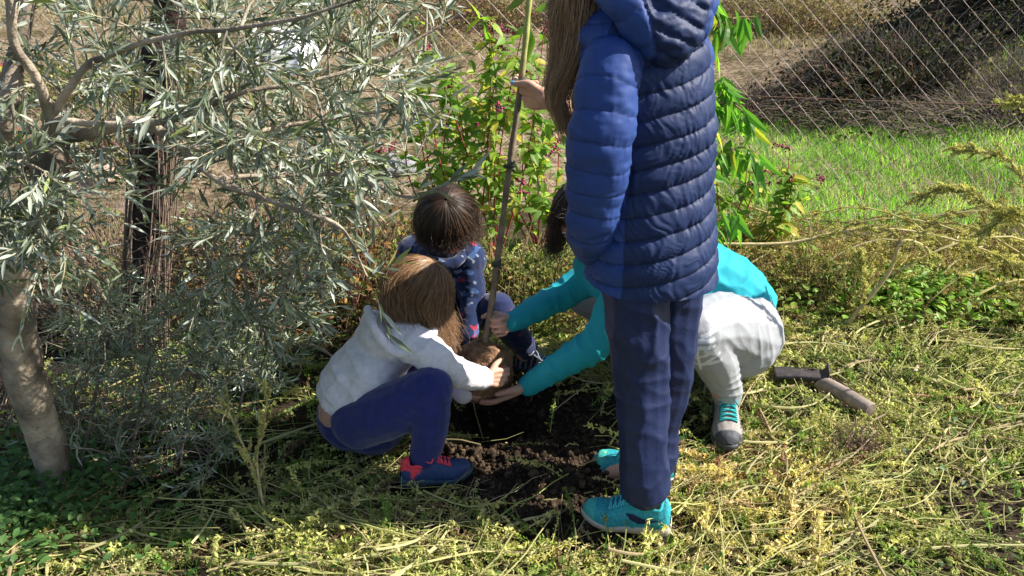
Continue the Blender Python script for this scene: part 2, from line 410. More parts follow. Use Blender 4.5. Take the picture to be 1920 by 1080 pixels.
def eyes(P, parent, s=1.0, col=(.05, .03, .02)):
    for q in (-1, 1):
        g = Geo(); c = P(q * .031, .0835, -.006); d = nrm(P(0, 1, 0) - P(0, 0, 0))
        ell(g, c, np.eye(3), (.0095 * s,) * 3, 14, 10); g.C = [np.full((len(v), 3), .75) for v in g.V]
        V = np.vstack(g.V); C = np.where(((V - c) @ d)[:, None] > .0075 * s, np.array(col)[None], .7); g.C = [C]; g.V = [V]
        g.build('eye', M['eye'], parent)
def hairpath(c, R, rad, phi, th0, the, hang, lift=0., K1=9, K2=10, sway=0., seed=0, gdir=(0, 0, -1), drift=0.):
    N = len(phi); t = np.linspace(0, 1, K1)[None, :, None]
    th = th0[:, None, None] + (the - th0)[:, None, None] * t
    dl = np.concatenate([np.sin(th) * np.sin(phi)[:, None, None], np.sin(th) * np.cos(phi)[:, None, None], np.cos(th)], -1)
    P = np.asarray(c) + (dl * (np.asarray(rad) + lift)) @ R.T
    if np.max(hang) > 0:
        tan = nrm(P[:, -1] - P[:, -2]); q = P[:, -1]; L = [P]
        step = hang / K2
        for k in range(K2):
            w = min(1, .35 + k * .2); d = nrm(tan * (1 - w) + np.asarray(gdir) * w)
            if sway: d = nrm(d + sway * np.stack([fbm(q * 9, 2, seed), fbm(q * 9, 2, seed + 5), 0 * q[:, 0]], 1))
            q = q + d * step[:, None]; L.append(q[:, None])
        P = np.concatenate(L, 1)
    return P
def hair(name, c, R, rad, n, the_fn, hang_fn, cols, parent, seed=0, sway=.25, thick=.012, r=.0012, gdir=(0, 0, -1), K2=10, tipfn=None, rag=.72, clump=.10):
    rg = np.random.default_rng(seed); g = Geo()
    phi = rg.uniform(-math.pi, math.pi, n); th0 = rg.uniform(.05, 1.0, n) ** 1.0
    # most strands start at the crown, some lower down so the cap is thick
    the = the_fn(phi) * rg.uniform(.93, 1.03, n); hang = hang_fn(phi) * rg.uniform(rag, 1.06, n)
    ph2 = phi + clump * vnoise(np.stack([phi * 9, th0 * 4, 0 * phi], 1), seed) + rg.normal(0, .05, n)
    P = hairpath(c, R, rad, ph2, th0, the, hang, lift=.002, sway=sway, seed=seed, gdir=gdir, K2=K2)
    P = P + (rg.normal(0, thick, (n, 1, 3)) * np.linspace(.12, 1, P.shape[1])[None, :, None])
    cl_ = np.round(phi * 14) / 14; P = P + .010 * np.sin(cl_ * 37 + 5 * seed)[:, None, None] * np.sin(np.linspace(0, 5, P.shape[1]) [None, :, None] + (cl_ * 23)[:, None, None]) * np.linspace(0, 1, P.shape[1])[None, :, None] * np.array([1, .6, .2])
    P = P + .0030 * rg.normal(size=P.shape).cumsum(1) * np.linspace(0, 1, P.shape[1])[None, :, None]
    if tipfn is not None: P = tipfn(P)
    mx_ = np.clip(.5 + .28 * rg.normal(size=(n, 1)), 0, 1); cc = np.array(cols[0])[None] * (1 - mx_) + np.array(cols[1])[None] * mx_
    cc = cc * (1 + .55 * vnoise(np.stack([phi * 11, th0 * 3, 0 * phi], 1), seed + 3))[:, None]
    fl_ = rg.random(n) < .05; P = P + (fl_[:, None, None] * rg.normal(0, 1, (n, 1, 3)) * np.linspace(0, 1, P.shape[1])[None, :, None] ** 1.5 * .022)
    rr = r * np.linspace(1, .35, P.shape[1])[None] * np.where(fl_, .55, 1)[:, None] * rg.uniform(.6, 1.4, (n, 1))
    add_tubes(g, P, rr, cc, 3)
    # the dense hair underneath
    nu = 72; ph = np.arange(nu) / nu * 2 * math.pi - math.pi
    Q = hairpath(c, R, np.asarray(rad) * .985, ph, np.full(nu, .01), the_fn(ph) * .98, hang_fn(ph) * .82, lift=-.001, K1=12, sway=sway * .8, seed=seed, gdir=gdir, K2=K2)
    if tipfn is not None: Q = tipfn(Q)
    K = Q.shape[1]; V = Q.transpose(1, 0, 2).reshape(-1, 3)
    g.add(V, grid(None, nu, K, True), np.array(cols[0]) * .6)
    return g.build(name, M['hair'], parent)

def shoe(base, fwd, L, w, h, up_c, sole_c, parent, side, style, lace_c, roll=0, pitch=0, ankle=None):
    """base: ground point under the heel; side = +1 when the outside (emblem) is on the left of fwd"""
    fwd = np.asarray(fwd, float); fwd = nrm(fwd); lat = nrm(np.cross([0, 0, 1], fwd)); up = np.cross(fwd, lat)
    def W3(x, y, z): return np.asarray(base) + np.multiply.outer(x, fwd) + np.multiply.outer(y, lat) + np.multiply.outer(z, up)
    o = empty('shoe', base, None, None); o.parent = parent; o.matrix_parent_inverse = Matrix.Translation(-parent.location)
    def put(gg, nm, mt):
        q = gg.build(nm, mt); q.parent = o; q.matrix_parent_inverse = Matrix.Translation(-Vector([float(a) for a in base])); return q
    ts = np.linspace(0, 1, 44)
    hw = w * np.interp(ts, [0, .03, .12, .3, .5, .7, .85, .95, 1], [.35, .6, .78, .74, .80, 1.0, .90, .58, .18])
    cen = side * w * -.12 * np.sin(ts * math.pi) * 0 + side * w * .10 * (ts - .5) * -1
    spring = np.interp(ts, [0, .1, .7, 1], [.006, 0, .0, .02]) * (L / .25)
    st = .026 * L / .25
    # sole: rings of a rounded outline, layered
    g = Geo(); rows = []
    for zz, k in ((0, .90), (.15, 1.0), (.55, 1.03), (.95, 1.0), (1.0, .9)):
        th = np.interp(ts, [0, .3, .6, 1], [1.25, 1.05, .85, .75])
        x = L * (.5 + (ts - .5) * (1 + .012 * (k - .9) * 10)); z = spring + st * zz * th
        left = W3(x, cen + hw * k, z); right = W3(x, cen - hw * k, z); rows.append(np.vstack([left, right[::-1]]))
    V = np.vstack(rows); nu = 88; g.add(V, grid(None, nu, 5, True), np.asarray(sole_c) * 1.0)
    bot = W3(L * ts, cen, spring); n0 = g.n; g.V.append(bot); g.C.append(np.tile(sole_c, (44, 1))); g.n += 44
    F = []
    for i in range(43): F += [[i, i + 1, n0 + i + 1, n0 + i], [87 - i, n0 + i, n0 + i + 1, 86 - i]]
    g.Q.append(np.array(F)); g.MQ.append(np.zeros(len(F)))
    put(g, 'sole', M['rubber'])
    # upper
    nth = 33; th = np.linspace(0, math.pi, nth)
    hh = h * np.interp(ts, [0, .04, .15, .3, .42, .55, .7, .85, .95, 1], [.55, .92, 1.0, .98, .96, .82, .60, .46, .34, .08])
    z0 = spring + st * .85 * np.interp(ts, [0, .3, .6, 1], [1.25, 1.05, .85, .75])
    def U(t, a, off=0.0):
        t = np.asarray(t, float); a = np.asarray(a, float)
        w_ = np.interp(t, ts, hw) + off; h_ = np.interp(t, ts, hh) + off; c_ = np.interp(t, ts, cen); z_ = np.interp(t, ts, z0)
        ca = np.cos(a); y = np.sign(ca) * np.abs(ca) ** .85 * w_
        # the collar narrows towards the ankle
        nar = 1 - .30 * np.clip(.5 - t, 0, .5) / .5 * np.sin(a) ** 2
        return W3(L * (.012 + .976 * t), c_ + y * nar, z_ + np.sin(a) ** .9 * h_)
    TT, AA = np.meshgrid(ts, th, indexing='ij'); V = U(TT.ravel(), AA.ravel())
    V = V + nrm(V - W3(L * TT.ravel(), 0 * TT.ravel(), z0.repeat(nth) + .02)) * (.0012 * fbm(V * 90, 2, 3))[:, None]
    up_c = np.asarray(up_c, float)
    cc = up_c(TT.ravel(), AA.ravel(), side) if callable(up_c) else style(TT.ravel(), np.where(side > 0, AA.ravel(), math.pi - AA.ravel()), up_c)
    F = grid(None, nth, 44); Tf = (F // nth).min(1) / 43; Af = (F % nth).mean(1) / (nth - 1)
    keep = ~((Tf > .10) & (Tf < .36) & (np.abs(Af - .5) < .26)); F = F[keep]
    g = Geo(); g.add(V, F, cc); put(g, 'upper', M['shoe'])
    # padded collar round the opening
    ct = np.array([.10, .12, .22, .32, .385, .32, .22, .12, .10]); ca = np.array([.5, .25, .24, .24, .5, .76, .76, .75, .5]) * math.pi
    g = Geo(); lp = catmull(U(ct, ca, .001), 40); add_tube(g, lp, .0048, style(np.array([.2]), np.array([.6]), up_c)[0], 8, 40); put(g, 'collar', M['shoe'])
    # laces
    g = Geo()
    for k, t in enumerate(np.linspace(.40, .66, 6)):
        for q in (-1, 1):
            a = np.linspace(.5 - .16 * q, .5 + .16 * q, 8) * math.pi; tt = t + np.linspace(0, .03, 8)
            add_tube(g, U(tt, a, .0035), .0024, lace_c, 6, 12)
    for q in (-1, 1):      # bow
        c = U(.40, math.pi / 2, .006)
        pts = [c, c + lat * q * .022 + up * .006 + fwd * .01, c + lat * q * .036 - up * .004 + fwd * .002, c + lat * q * .022 - up * .002 - fwd * .012, c]
        add_tube(g, pts, .0022, lace_c, 6, 24)
        add_tube(g, [c, c + lat * q * .015 + fwd * .02 + up * .004, c + lat * q * .03 + fwd * .035 - up * .010], .0021, lace_c, 6, 14)
    put(g, 'laces', M['knit'])
    return o, U, put
def patch(g, U, poly_t, poly_a, nx, col, off=.0022):
    """strip between two curves given in shoe coordinates, slightly proud of the upper"""
    lo_t, hi_t = poly_t; lo_a, hi_a = poly_a; s = np.linspace(0, 1, 9)
    def c1(arr): return np.interp(np.linspace(0, 1, nx), np.linspace(0, 1, len(arr)), arr)
    T0, T1, A0, A1 = map(c1, (lo_t, hi_t, lo_a, hi_a))
    TT = T0[:, None] * (1 - s) + T1[:, None] * s; AA = A0[:, None] * (1 - s) + A1[:, None] * s
    V = U(TT.ravel(), AA.ravel(), off); g.add(V, grid(None, 9, nx), col)
def wobble(P, a, f, seed=0):
    return P + a * np.stack([fbm(P * f, 2, seed), fbm(P * f + 31, 2, seed), fbm(P * f + 57, 2, seed)], 1)

# ================================================================== the standing girl in the quilted jacket
G = empty('person', gnd(1200, 960), 'long-haired girl standing with her back turned, in a blue quilted hooded jacket, steadying the stake', 'person')
gF = nrm(np.array([-.30, .95, 0])); gL = nrm(np.array([-.95, -.30, 0]))      # facing, and her left
def ring_loft(rows, nu, nv, rfun):
    pass
hipG = at(1222, 470, 2.07); chG = at(1226, 230, 2.10); neckG = at(1205, 20, 2.12)
shL = at(1140, 125, 2.00); shR = at(1285, 112, 2.22)
elL = at(1118, 345, 1.97); wrL = at(1112, 462, 2.06)
wrR = at(1022, 186, 2.40); elR = at(1150, 250, 2.46)
headG = at(1120, -95, 2.17)
anN = gnd(1222, 985, .0) + [0, 0, .09]; anF = gnd(1232, 912, .0) + [0, 0, .09]
knN = at(1205, 735, 1.97); knF = at(1252, 720, 2.10)
hN = at(1192, 505, 2.02); hF = at(1262, 500, 2.12)
g = Geo()
RG = np.stack([gL, gF, [0, 0, 1]], 1)
limb(g, [hipG, chG, (shL + shR) / 2 + [0, 0, .0]], [.12, .115, .10]); limb(g, [shL * .8 + shR * .2, shR * .8 + shL * .2], [.055, .055])
limb(g, [(shL + shR) / 2, neckG, headG + [0, 0, -.07]], [.06, .05, .05])
for a, b, c in ((hN, knN, anN), (hF, knF, anF)): limb(g, [a, b, c], [.072, .052, .036])
for q in (anN, anF): limb(g, [q, q + np.array([-.13, .02, -.05])], [.032, .025])
limb(g, [shL, elL, wrL], [.045, .038, .026]); limb(g, [shR, elR], [.045, .036]); limb(g, [elR, elR * .4 + wrR * .6], [.036, .026])
RH, PH = head(g, headG, gF * .9 + gL * .25 + np.array([0, 0, -.3]), (0, 0, 1), 1.0)
b = fuse(g, .0075, 4)
g = Geo()
stT = at(990, -30, 2.52); stB = at(910, 640, 2.45)
stH = at(974, 180, 2.49)
d = nrm(at(978, 176, 2.44) - wrR)
tips, TP = hand(g, wrR, at(985, 178, 2.455) - wrR, (-.25, .95, .1), (.25, .1, 1), .92,
     ((.25, .5, .4), (.75, 1.0, .6), (.85, 1.0, .6), (.7, .9, .6)), thumb=((.55, .8, -.25), (.0, .95, -.35), (-.05, .95, -.1)), forearm=elR * .25 + wrR * .75)
hb = fuse(g, .0026, 3)
V = np.vstack([b[0], hb[0]]); N = np.vstack([b[1], hb[1]]); Q = np.vstack([b[2], hb[2] + len(b[0])]) ; T = np.vstack([b[3], hb[3] + len(b[0])])
surf('body', (V, N, Q, T), skincol(SK * 1.12), M['skin'], G)
g = Geo(); tp = TP[-1]; td = nrm(TP[-1] - TP[-2]); ell(g, tp + td * .002 + np.array([0, -.006, .004]), basis(td[None], (0, -.8, .5))[0], (.0075, .006, .0035), 12, 8)
g.C = [np.tile((.08, .35, .62), (len(v), 1)) for v in g.V]; o = g.build('fingernail', M['nail'], G); o['label'] = 'bright blue painted thumbnail'
eyes(PH, G)
# trousers
g = Geo()
limb(g, [hN, at(1196, 620, 1.99), knN, at(1207, 845, 1.93), at(1209, 908, 1.91)], [.090, .081, .070, .065, .068])
limb(g, [hF, at(1256, 610, 2.11), knF, at(1234, 800, 2.10), at(1231, 858, 2.09)], [.090, .076, .066, .061, .063])
ell(g, (hN + hF) / 2 + [0, 0, .07], RG, (.155, .125, .12))
fz = fuse(g, .0055, 5)
zc = np.array([0, 0, 1.])
fl = folds([(knN, (.2, 0, 1), .16, .009, 45), (at(1225, 600, 1.95), (.5, 0, 1), .14, .010, 32), (at(1205, 930, 1.87), (-.2, 0, 1), .09, .010, 60),
            (at(1255, 640, 2.05), (.4, 0, 1), .2, .008, 34), (at(1190, 800, 1.9), (1, .2, .12), .26, .012, 38), (at(1215, 640, 1.93), (1, .2, -.15), .2, .010, 34), (at(1235, 860, 2.05), (.3, 0, 1), .1, .008, 60)], .003, 9, 5)
def trG(V, N):
    c = np.tile((.009, .017, .062), (len(V), 1)); u_ = (V - hipG) @ gF + .02 * (V[:, 2] - .5); c[(np.abs(u_ - .0) < .0035) & (N @ gL > .3)] *= .35; c = c * (1 + .08 * fbm(V * 60, 2, 2))[:, None]
    q = at(1199, 868, 1.83); dd = np.linalg.norm((V - q) * [1, .3, .7], axis=1); c[dd < .009] = (.35, .38, .22)
    return c
surf('trousers', fz, trG, M['satin'], G, fl)
# jacket body: quilted loft, seams every 54 mm
def jacket():
    nv, nu = 300, 260
    zb, zt = hipG[2] - .062, neckG[2] + .012
    zs = np.linspace(zb, zt, nv); t = (zs - zb) / (zt - zb)
    axp = np.interp(zs, [hipG[2] - .1, hipG[2], chG[2], neckG[2]], [hipG[0], hipG[0], chG[0], neckG[0] - .015]); ayp = np.interp(zs, [hipG[2] - .1, hipG[2], chG[2], neckG[2]], [hipG[1], hipG[1], chG[1], neckG[1]])
    A = np.interp(t, [0, .12, .35, .6, .78, .88, .95, 1], [.166, .162, .147, .149, .156, .157, .14, .085])
    B = np.interp(t, [0, .12, .35, .6, .78, .88, .95, 1], [.150, .146, .128, .130, .130, .126, .115, .075])
    k = np.ones(17) / 17; A = np.convolve(np.pad(A, 8, 'edge'), k, 'valid'); B = np.convolve(np.pad(B, 8, 'edge'), k, 'valid')
    th = np.arange(nu) / nu * 2 * math.pi
    Z, TH = np.meshgrid(zs, th, indexing='ij'); a = A[:, None]; b = B[:, None]
    ct, st_ = np.cos(TH), np.sin(TH); ex = .9
    x = np.sign(ct) * np.abs(ct) ** ex * a; y = np.sign(st_) * np.abs(st_) ** ex * b          # x towards her left, y to the front
    P0 = np.stack([x, y, Z], -1).reshape(-1, 3)
    back = np.clip(-st_, 0, 1)
    ph = (Z - zb - .012 * np.abs(ct) * 0 - .036 * (-ct) + .0035 * fbm(P0 * [5, 5, 3], 2, 8).reshape(Z.shape)) / .054
    s = np.abs(np.sin(np.pi * ph)); puff = np.clip(s, 0, 1) ** .5
    pucker = fbm(np.stack([(TH * 22 + 6 * fbm(P0 * 9, 2, 3).reshape(TH.shape)).ravel(), (ph * 1.6).ravel(), 0 * TH.ravel()], 1), 2, 9).reshape(Z.shape) * (1.05 - puff * .55)
    wr = fbm(P0 * [14, 14, 22], 3, 12).reshape(Z.shape)
    side = np.abs(ct) > .80                                     # smooth royal blue side panels
    topf = np.clip((1.0 - t) / .08, 0, 1)[:, None]
    r = (.0095 * (puff - .75) + .0035 * pucker + .0018 * wr) * topf
    nx, ny = ct / a, st_ / b; nn = np.hypot(nx, ny); nx /= nn; ny /= nn
    x = x + nx * r; y = y + ny * r
    P = np.stack([axp[:, None] + gL[0] * x + gF[0] * y, ayp[:, None] + gL[1] * x + gF[1] * y, Z + 0 * x - .012 * back * (1 - t[:, None])], -1)
    navy = np.array([.013, .026, .082]); royal = np.array([.026, .058, .205])
    left = (TH > math.radians(-42)) & (TH < math.radians(90)) | (TH > math.radians(318)) ; right = (TH > math.radians(90)) & (TH < math.radians(206))
    col = np.where((left | right)[..., None], royal, navy)
    col = col * (1 - .35 * (s < .12))[..., None]
    inner = P.copy(); rows = np.vstack([P.reshape(-1, 3)])
    g = Geo(); g.add(rows, grid(None, nu, nv, True), col.reshape(-1, 3))
    # turned-in hem
    hem = P[0].copy(); c = hem.mean(0); ins = c + (hem - c) * .93 + [0, 0, .0]; ins2 = c + (hem - c) * .92 + [0, 0, .06]
    g.add(np.vstack([hem, ins + [0, 0, -.004], ins2]), grid(None, nu, 3, True), (.02, .03, .10))
    return g
def quilt_tube(pts, rad, spacing, col, seed, ns=96, n=220, puffa=.0048):
    P = catmull(pts, n); L = np.concatenate([[0], np.cumsum(np.linalg.norm(np.diff(P, axis=0), axis=1))])
    rr = np.interp(np.linspace(0, 1, n), np.linspace(0, 1, len(rad)), rad)
    V, F = tubes(P[None], rr[None], ns); V = V.reshape(n, ns, 3); C = P[:, None]
    a = np.arange(ns) / ns * 2 * math.pi
    ph = (L[:, None] + .004 * np.sin(a * 2 + 1)[None] + .003 * fbm(V.reshape(-1, 3) * 8, 2, seed).reshape(n, ns)) / spacing
    s = np.abs(np.sin(np.pi * ph)); puff = s ** .4
    r = puffa * (puff - .7) + .005 * fbm(V.reshape(-1, 3) * [12, 12, 22], 3, seed + 2).reshape(n, ns)
    r = r + .0022 * fbm(np.stack([(a[None] * 12 + 0 * ph).ravel(), (ph * 1.5).ravel(), 0 * ph.ravel()], 1), 2, seed + 5).reshape(n, ns) * (1.1 - puff)
    V = V + nrm(V - C) * r[..., None]
    col = np.asarray(col) * (1 - .35 * (s < .1))[..., None]
    g.add(V.reshape(-1, 3), F, col.reshape(-1, 3))
    for e, p in ((0, P[0]), (n - 1, P[-1])):
        n0 = g.n; g.V.append(np.vstack([V[e], [p]])); g.C.append(np.tile(col[e, 0], (ns + 1, 1))); g.n += ns + 1
        tri = [[n0 + j, n0 + (j + 1) % ns, n0 + ns] for j in range(ns)]
        g.T.append(np.array(tri if e else [q[::-1] for q in tri])); g.MT.append(np.zeros(ns))
g = jacket(); jb = g.build('jacket', M['nylon'], G); jb['label'] = 'navy and royal blue quilted jacket back'
g = Geo()
quilt_tube([at(1200, 108, 2.10), at(1150, 122, 2.0), at(1130, 240, 1.955), elL, at(1108, 425, 1.99), at(1112, 472, 2.06)], [.044, .068, .074, .070, .060, .044], .058, (.026, .058, .205), 50)
sl = g.build('sleeve', M['nylon'], G); sl['label'] = 'royal blue quilted sleeve with its hand in the pocket'
g = Geo(); quilt_tube([at(1262, 90, 2.15), shR, at(1260, 190, 2.34), elR, elR * .42 + wrR * .58], [.06, .072, .07, .062, .048], .058, (.026, .058, .205), 60)
g.build('sleeve', M['nylon'], G)
# hood lying on the back
hc = at(1242, 22, 2.03); g = Geo()
ell(g, hc + [0, .02, .01], RG, (.115, .085, .085)); ell(g, hc + gF * -.015 + np.array([0, 0, -.035]), RG, (.095, .065, .075))
limb(g, [hc + gL * .10 + gF * .10 + [0, 0, .06], hc + gL * .095 + [0, 0, .03], hc + gF * -.03 + [0, 0, -.055], hc - gL * .085 + [0, 0, .02], hc - gL * .09 + gF * .10 + [0, 0, .05]], [.042, .046, .060, .046, .042])
ell(g, hc + gF * .05 + np.array([0, 0, .10]), RG, (.105, .09, .10))
fz = fuse(g, .005, 5)
def hood_uvw(V):
    r = V - hc; return r @ gL, r @ gF, r[:, 2]
def hood_d(V, N):
    u, f, w = hood_uvw(V); cen = np.clip((.075 - np.abs(u + .01) + w * .25) / .01, 0, 1)
    s1 = np.abs(np.sin(np.pi * (w * .9 - u * .45 + .004 * fbm(V * 14, 2, 3)) / .042)) ** .4
    s2 = np.abs(np.sin(np.pi * (w * .75 + np.abs(u) * .75) / .075)) ** .35
    edge = np.exp(-((np.abs(u + .01) - .075 - w * .25) / .004) ** 2)
    return .010 * (s1 - .7) * cen + .007 * (s2 - .7) * (1 - cen) - .006 * edge + .0045 * fbm(V * [30, 30, 45], 3, 6) * (.4 + cen * .8)
def hood_c(V, N):
    u, f, w = hood_uvw(V); cen = (np.abs(u + .01) < .075 + w * .25)
    return np.where(cen[:, None], (.013, .026, .080), (.026, .058, .20))
surf('hood', fz, hood_c, M['nylon'], G, hood_d)
# long hair hanging forward over the shoulder
def tipG(P):
    Q = P.copy(); k = P.shape[1]; wz = np.clip((headG[2] - .02 - P[..., 2]) / .45, 0, 1)
    tgt = at(1098, 120, 2.12); ax = tgt[0]; ay = tgt[1]
    ctr = np.stack([ax - .045 * wz, ay + 0 * wz], -1)
    q = Q[..., :2] - np.array([headG[0], headG[1]])
    sc = (1 - .60 * wz ** .7)[..., None]
    Q[..., :2] = ctr * (wz ** .6)[..., None] + np.array([headG[0], headG[1]]) * (1 - wz ** .6)[..., None] + q * sc
    wv = .018 * wz ** 1.2
    Q[..., 0] += wv * np.sin(Q[..., 2] * 26 + 9 * Q[..., 1]); Q[..., 1] += wv * np.cos(Q[..., 2] * 21 + 12 * Q[..., 0])
    return Q
hair('hair', headG + [0, 0, .01], RH, (.086, .104, .098), 7500, lambda p: np.full(len(p), 1.75) - .25 * np.cos(p) * 0, lambda p: np.where(np.abs(p) < .6, .12, .40) + 0 * p,
     ((.12, .06, .03), (.56, .35, .19)), G, 5, .42, .012, .0010, K2=16, tipfn=tipG, rag=.6, clump=.16)
# shoes
TEAL = (.03, .33, .38)
def styG(t, a, c):
    c = np.tile(c, (len(t), 1)).astype(float); c = c * (1 - .25 * (np.sin(t * 160) * np.sin(a * 50) > .2))[:, None]
    c[(t > .86)] = (.06, .42, .38); return c
def swoosh(U, put, side):
    g = Geo(); s = np.linspace(0, 1, 14); A = lambda a: a if side > 0 else [math.pi - q for q in a]
    lo_t = [.44, .40, .30, .20, .10, .03]; hi_t = [.50, .45, .30, .18, .09, .03]
    lo_a = [.12, .05, .10, .22, .34, .42]; hi_a = [.62, .30, .20, .27, .36, .43]
    patch(g, U, (np.array([.50, .44, .34, .23, .14, .05]), np.array([.475, .40, .31, .21, .13, .05])), (np.array(A([.62, .30, .16, .22, .31, .42])), np.array(A([.60, .52, .36, .33, .35, .43]))), 22, (.01, .012, .05))
    put(g, 'emblem', M['rubber'])
for toe, heel, sd in ((gnd(1090, 980), gnd(1256, 1004), 1), (gnd(1113, 884), gnd(1264, 918), -1)):
    toe[2] = heel[2] = float(gz(heel[0], heel[1])) * .3 + .014
    o, U, put = shoe(heel, toe - heel, float(np.linalg.norm(toe - heel)) , .047, .078, TEAL, (.55, .47, .42), G, sd, styG, (.10, .55, .66))
    swoosh(U, put, sd)

# ================================================================== root ball, sapling, stake
bc = at(905, 697, 2.47)
SAP = empty('sapling', bc + [0, 0, -.08], 'young sapling whose brown root ball is being lowered into the hole', 'sapling')
g = Geo(); ell(g, bc, np.eye(3), (.096, .092, .102), 60, 40); V = np.vstack(g.V)
q = V - bc; sq = 1 + .10 * np.abs(q[:, 2] / .094) ** 3; V = bc + q * np.stack([sq, sq, np.ones(len(q))], 1)
V = V + nrm(q) * (.008 * fbm(V * 22, 3, 5) + .0045 * fbm(V * 100, 3, 6))[:, None]; g.V = [V]; g.C = [np.tile((.30, .175, .10), (len(V), 1)) * (1 + .35 * fbm(V * 40, 3, 8))[:, None]]
g.build('root_ball', M['earth'], SAP)
g = Geo(); add_tube(g, [bc + [0, 0, .07], at(925, 560, 2.475), at(936, 480, 2.485), at(952, 340, 2.49), at(968, 240, 2.50), at(984, 120, 2.51), at(992, 60, 2.515), at(1000, -60, 2.52)], [.008, .006, .005, .0045, .004], (.13, .10, .06), 8, 40)
g.build('stem', M['twig'], SAP)
g = Geo(); Vt, Ft = leaf_t(8, .15, .3, .2)
LP = [at(992, 52, 2.50), at(1003, 20, 2.52), at(986, -10, 2.5), at(996, 60, 2.5)]; LD = np.array([[.0, -.05, -1], [.5, -.2, .2], [-.5, -.2, -.4], [.1, .1, -.9]])
g.inst(Vt, Ft, np.array(LP), basis(LD, (0.3, -1, .1)), np.array([.10, .07, .07, .06]), np.array([[.22, .38, .05], [.12, .2, .05], [.16, .22, .05], [.15, .3, .05]]))
g.build('leaf', M['leaf'], SAP)
STK = empty('garden_stake', stB, 'long weathered cane stake tied to the sapling and held upright by the girl', 'stake')
g = Geo(); sp = [stB, at(925, 545, 2.455), at(944, 400, 2.465), at(958, 290, 2.475), at(972, 190, 2.48), at(984, 90, 2.49), at(992, 0, 2.50), at(1000, -90, 2.5)]
P = catmull(sp, 60); V, F = tubes(P[None], (.0095 - .0015 * np.linspace(0, 1, 60) + .0008 * np.sin(np.linspace(0, 60, 60)))[None], 12)
zz = V[:, 2]; tt = np.clip((zz - 1.08) / .12, 0, 1)[:, None]
g.add(V, F, np.array([.20, .155, .11]) * (1 - tt) + np.array([.36, .38, .12]) * tt); g.build('cane', M['wood'], STK)
for py, yy in ((322, 2.472), (505, 2.458), (165, 2.482)):
    c = at(np.interp(py, [165, 322, 505], [976, 955, 931]), py, yy); g = Geo()
    P = [c + np.array([.014 * math.cos(a), .014 * math.sin(a), .005 * math.sin(a * .5) + k * .0008]) for k, a in enumerate(np.linspace(0, 12.5, 40))]
    add_tube(g, P, .003, (.05, .07, .05), 6, 60); g.build('tie', M['rubber'], STK)

# ================================================================== the small child in the pale hoodie
C = empty('person', gnd(770, 900), 'small long-haired child crouching in a pale grey hoodie and blue trousers', 'person')
cP = at(655, 770, 2.28); cB = at(688, 715, 2.30); cCh = at(728, 655, 2.32); cSR = at(775, 640, 2.24); cSL = at(770, 612, 2.42); cN = at(765, 600, 2.34)
cHd = at(784, 538, 2.33)
cER = at(838, 688, 2.20); cWR = at(912, 709, 2.315); cEL = at(835, 690, 2.50); cWL = at(868, 738, 2.40)
cHR = at(672, 790, 2.22); cHL = at(665, 770, 2.36); cKR = at(806, 730, 2.13); cKL = at(812, 705, 2.36)
cAR = at(792, 872, 2.115); cAL = at(772, 835, 2.36)
cAR[2] = .06; cAL[2] = .07
cfw = nrm(np.array([.80, .30, -.50]))
g = Geo()
limb(g, [cP, cB, cCh, cN], [.075, .08, .075, .05]); limb(g, [cSR, cSL], [.04, .04])
limb(g, [cN, cHd + [0, 0, -.03]], [.04, .04]); limb(g, [cP + [-.02, 0, -.005], cP + [.02, 0, -.03]], [.076, .070])
for a, b_, c in ((cHR, cKR, cAR), (cHL, cKL, cAL)): limb(g, [a, b_], [.06, .045]); limb(g, [b_, c], [.045, .028])
limb(g, [cSR, cER], [.038, .03]); limb(g, [cER, cER * .3 + cWR * .7], [.03, .022]); limb(g, [cSL, cEL], [.038, .03]); limb(g, [cEL, cEL * .3 + cWL * .7], [.03, .022])
RC, PC = head(g, cHd, cfw, (.35, 0, 1), .88)
b = fuse(g, .006, 4)
g = Geo()
hand(g, cWR, at(946, 708, 2.35) - cWR, (-.45, .85, -.25), (-.2, .1, 1), .72, ((.55, .8, .5), (.6, .9, .5), (.65, .9, .5), (.7, .9, .5)), thumb=((.75, .6, .2), (.5, .8, .3), (.3, .9, .4)), forearm=cER * .3 + cWR * .7)
hand(g, cWL, (.45, .35, -.35), (.3, .45, .8), (.2, -1, .2), .74, ((.3, .3, .2),) * 4, forearm=cEL * .3 + cWL * .7)
hb = fuse(g, .0024, 3)
V = np.vstack([b[0], hb[0]]); N = np.vstack([b[1], hb[1]]); Q = np.vstack([b[2], hb[2] + len(b[0])]); T = np.vstack([b[3], hb[3] + len(b[0])])
surf('body', (V, N, Q, T), skincol(SK), M['skin'], C); eyes(PC, C, .88)
# trousers
g = Geo()
limb(g, [cHR, at(738, 768, 2.16), cKR], [.082, .080, .066]); limb(g, [cKR, at(806, 800, 2.11), cAR + [0, 0, .012]], [.064, .052, .043])
limb(g, [cHL, cKL], [.08, .062]); limb(g, [cKL, cAL], [.06, .042])
limb(g, [at(646, 780, 2.29), at(656, 788, 2.29), at(705, 800, 2.27)], [.086, .092, .088])
fz = fuse(g, .005, 5)
fl = folds([(cKR + [-.03, 0, -.03], (.5, 0, .8), .09, .008, 70), (cHR + [.05, -.03, 0], (.8, 0, .3), .1, .006, 50), (cAR, (0, 0, 1), .07, .007, 90), (cKR, (1, 0, .6), .06, .005, 90)], .002, 14, 15)
surf('trousers', fz, lambda V, N: np.tile((.020, .026, .13), (len(V), 1)) * (1 + .12 * fbm(V * 50, 2, 3))[:, None], M['fleece'], C, fl)
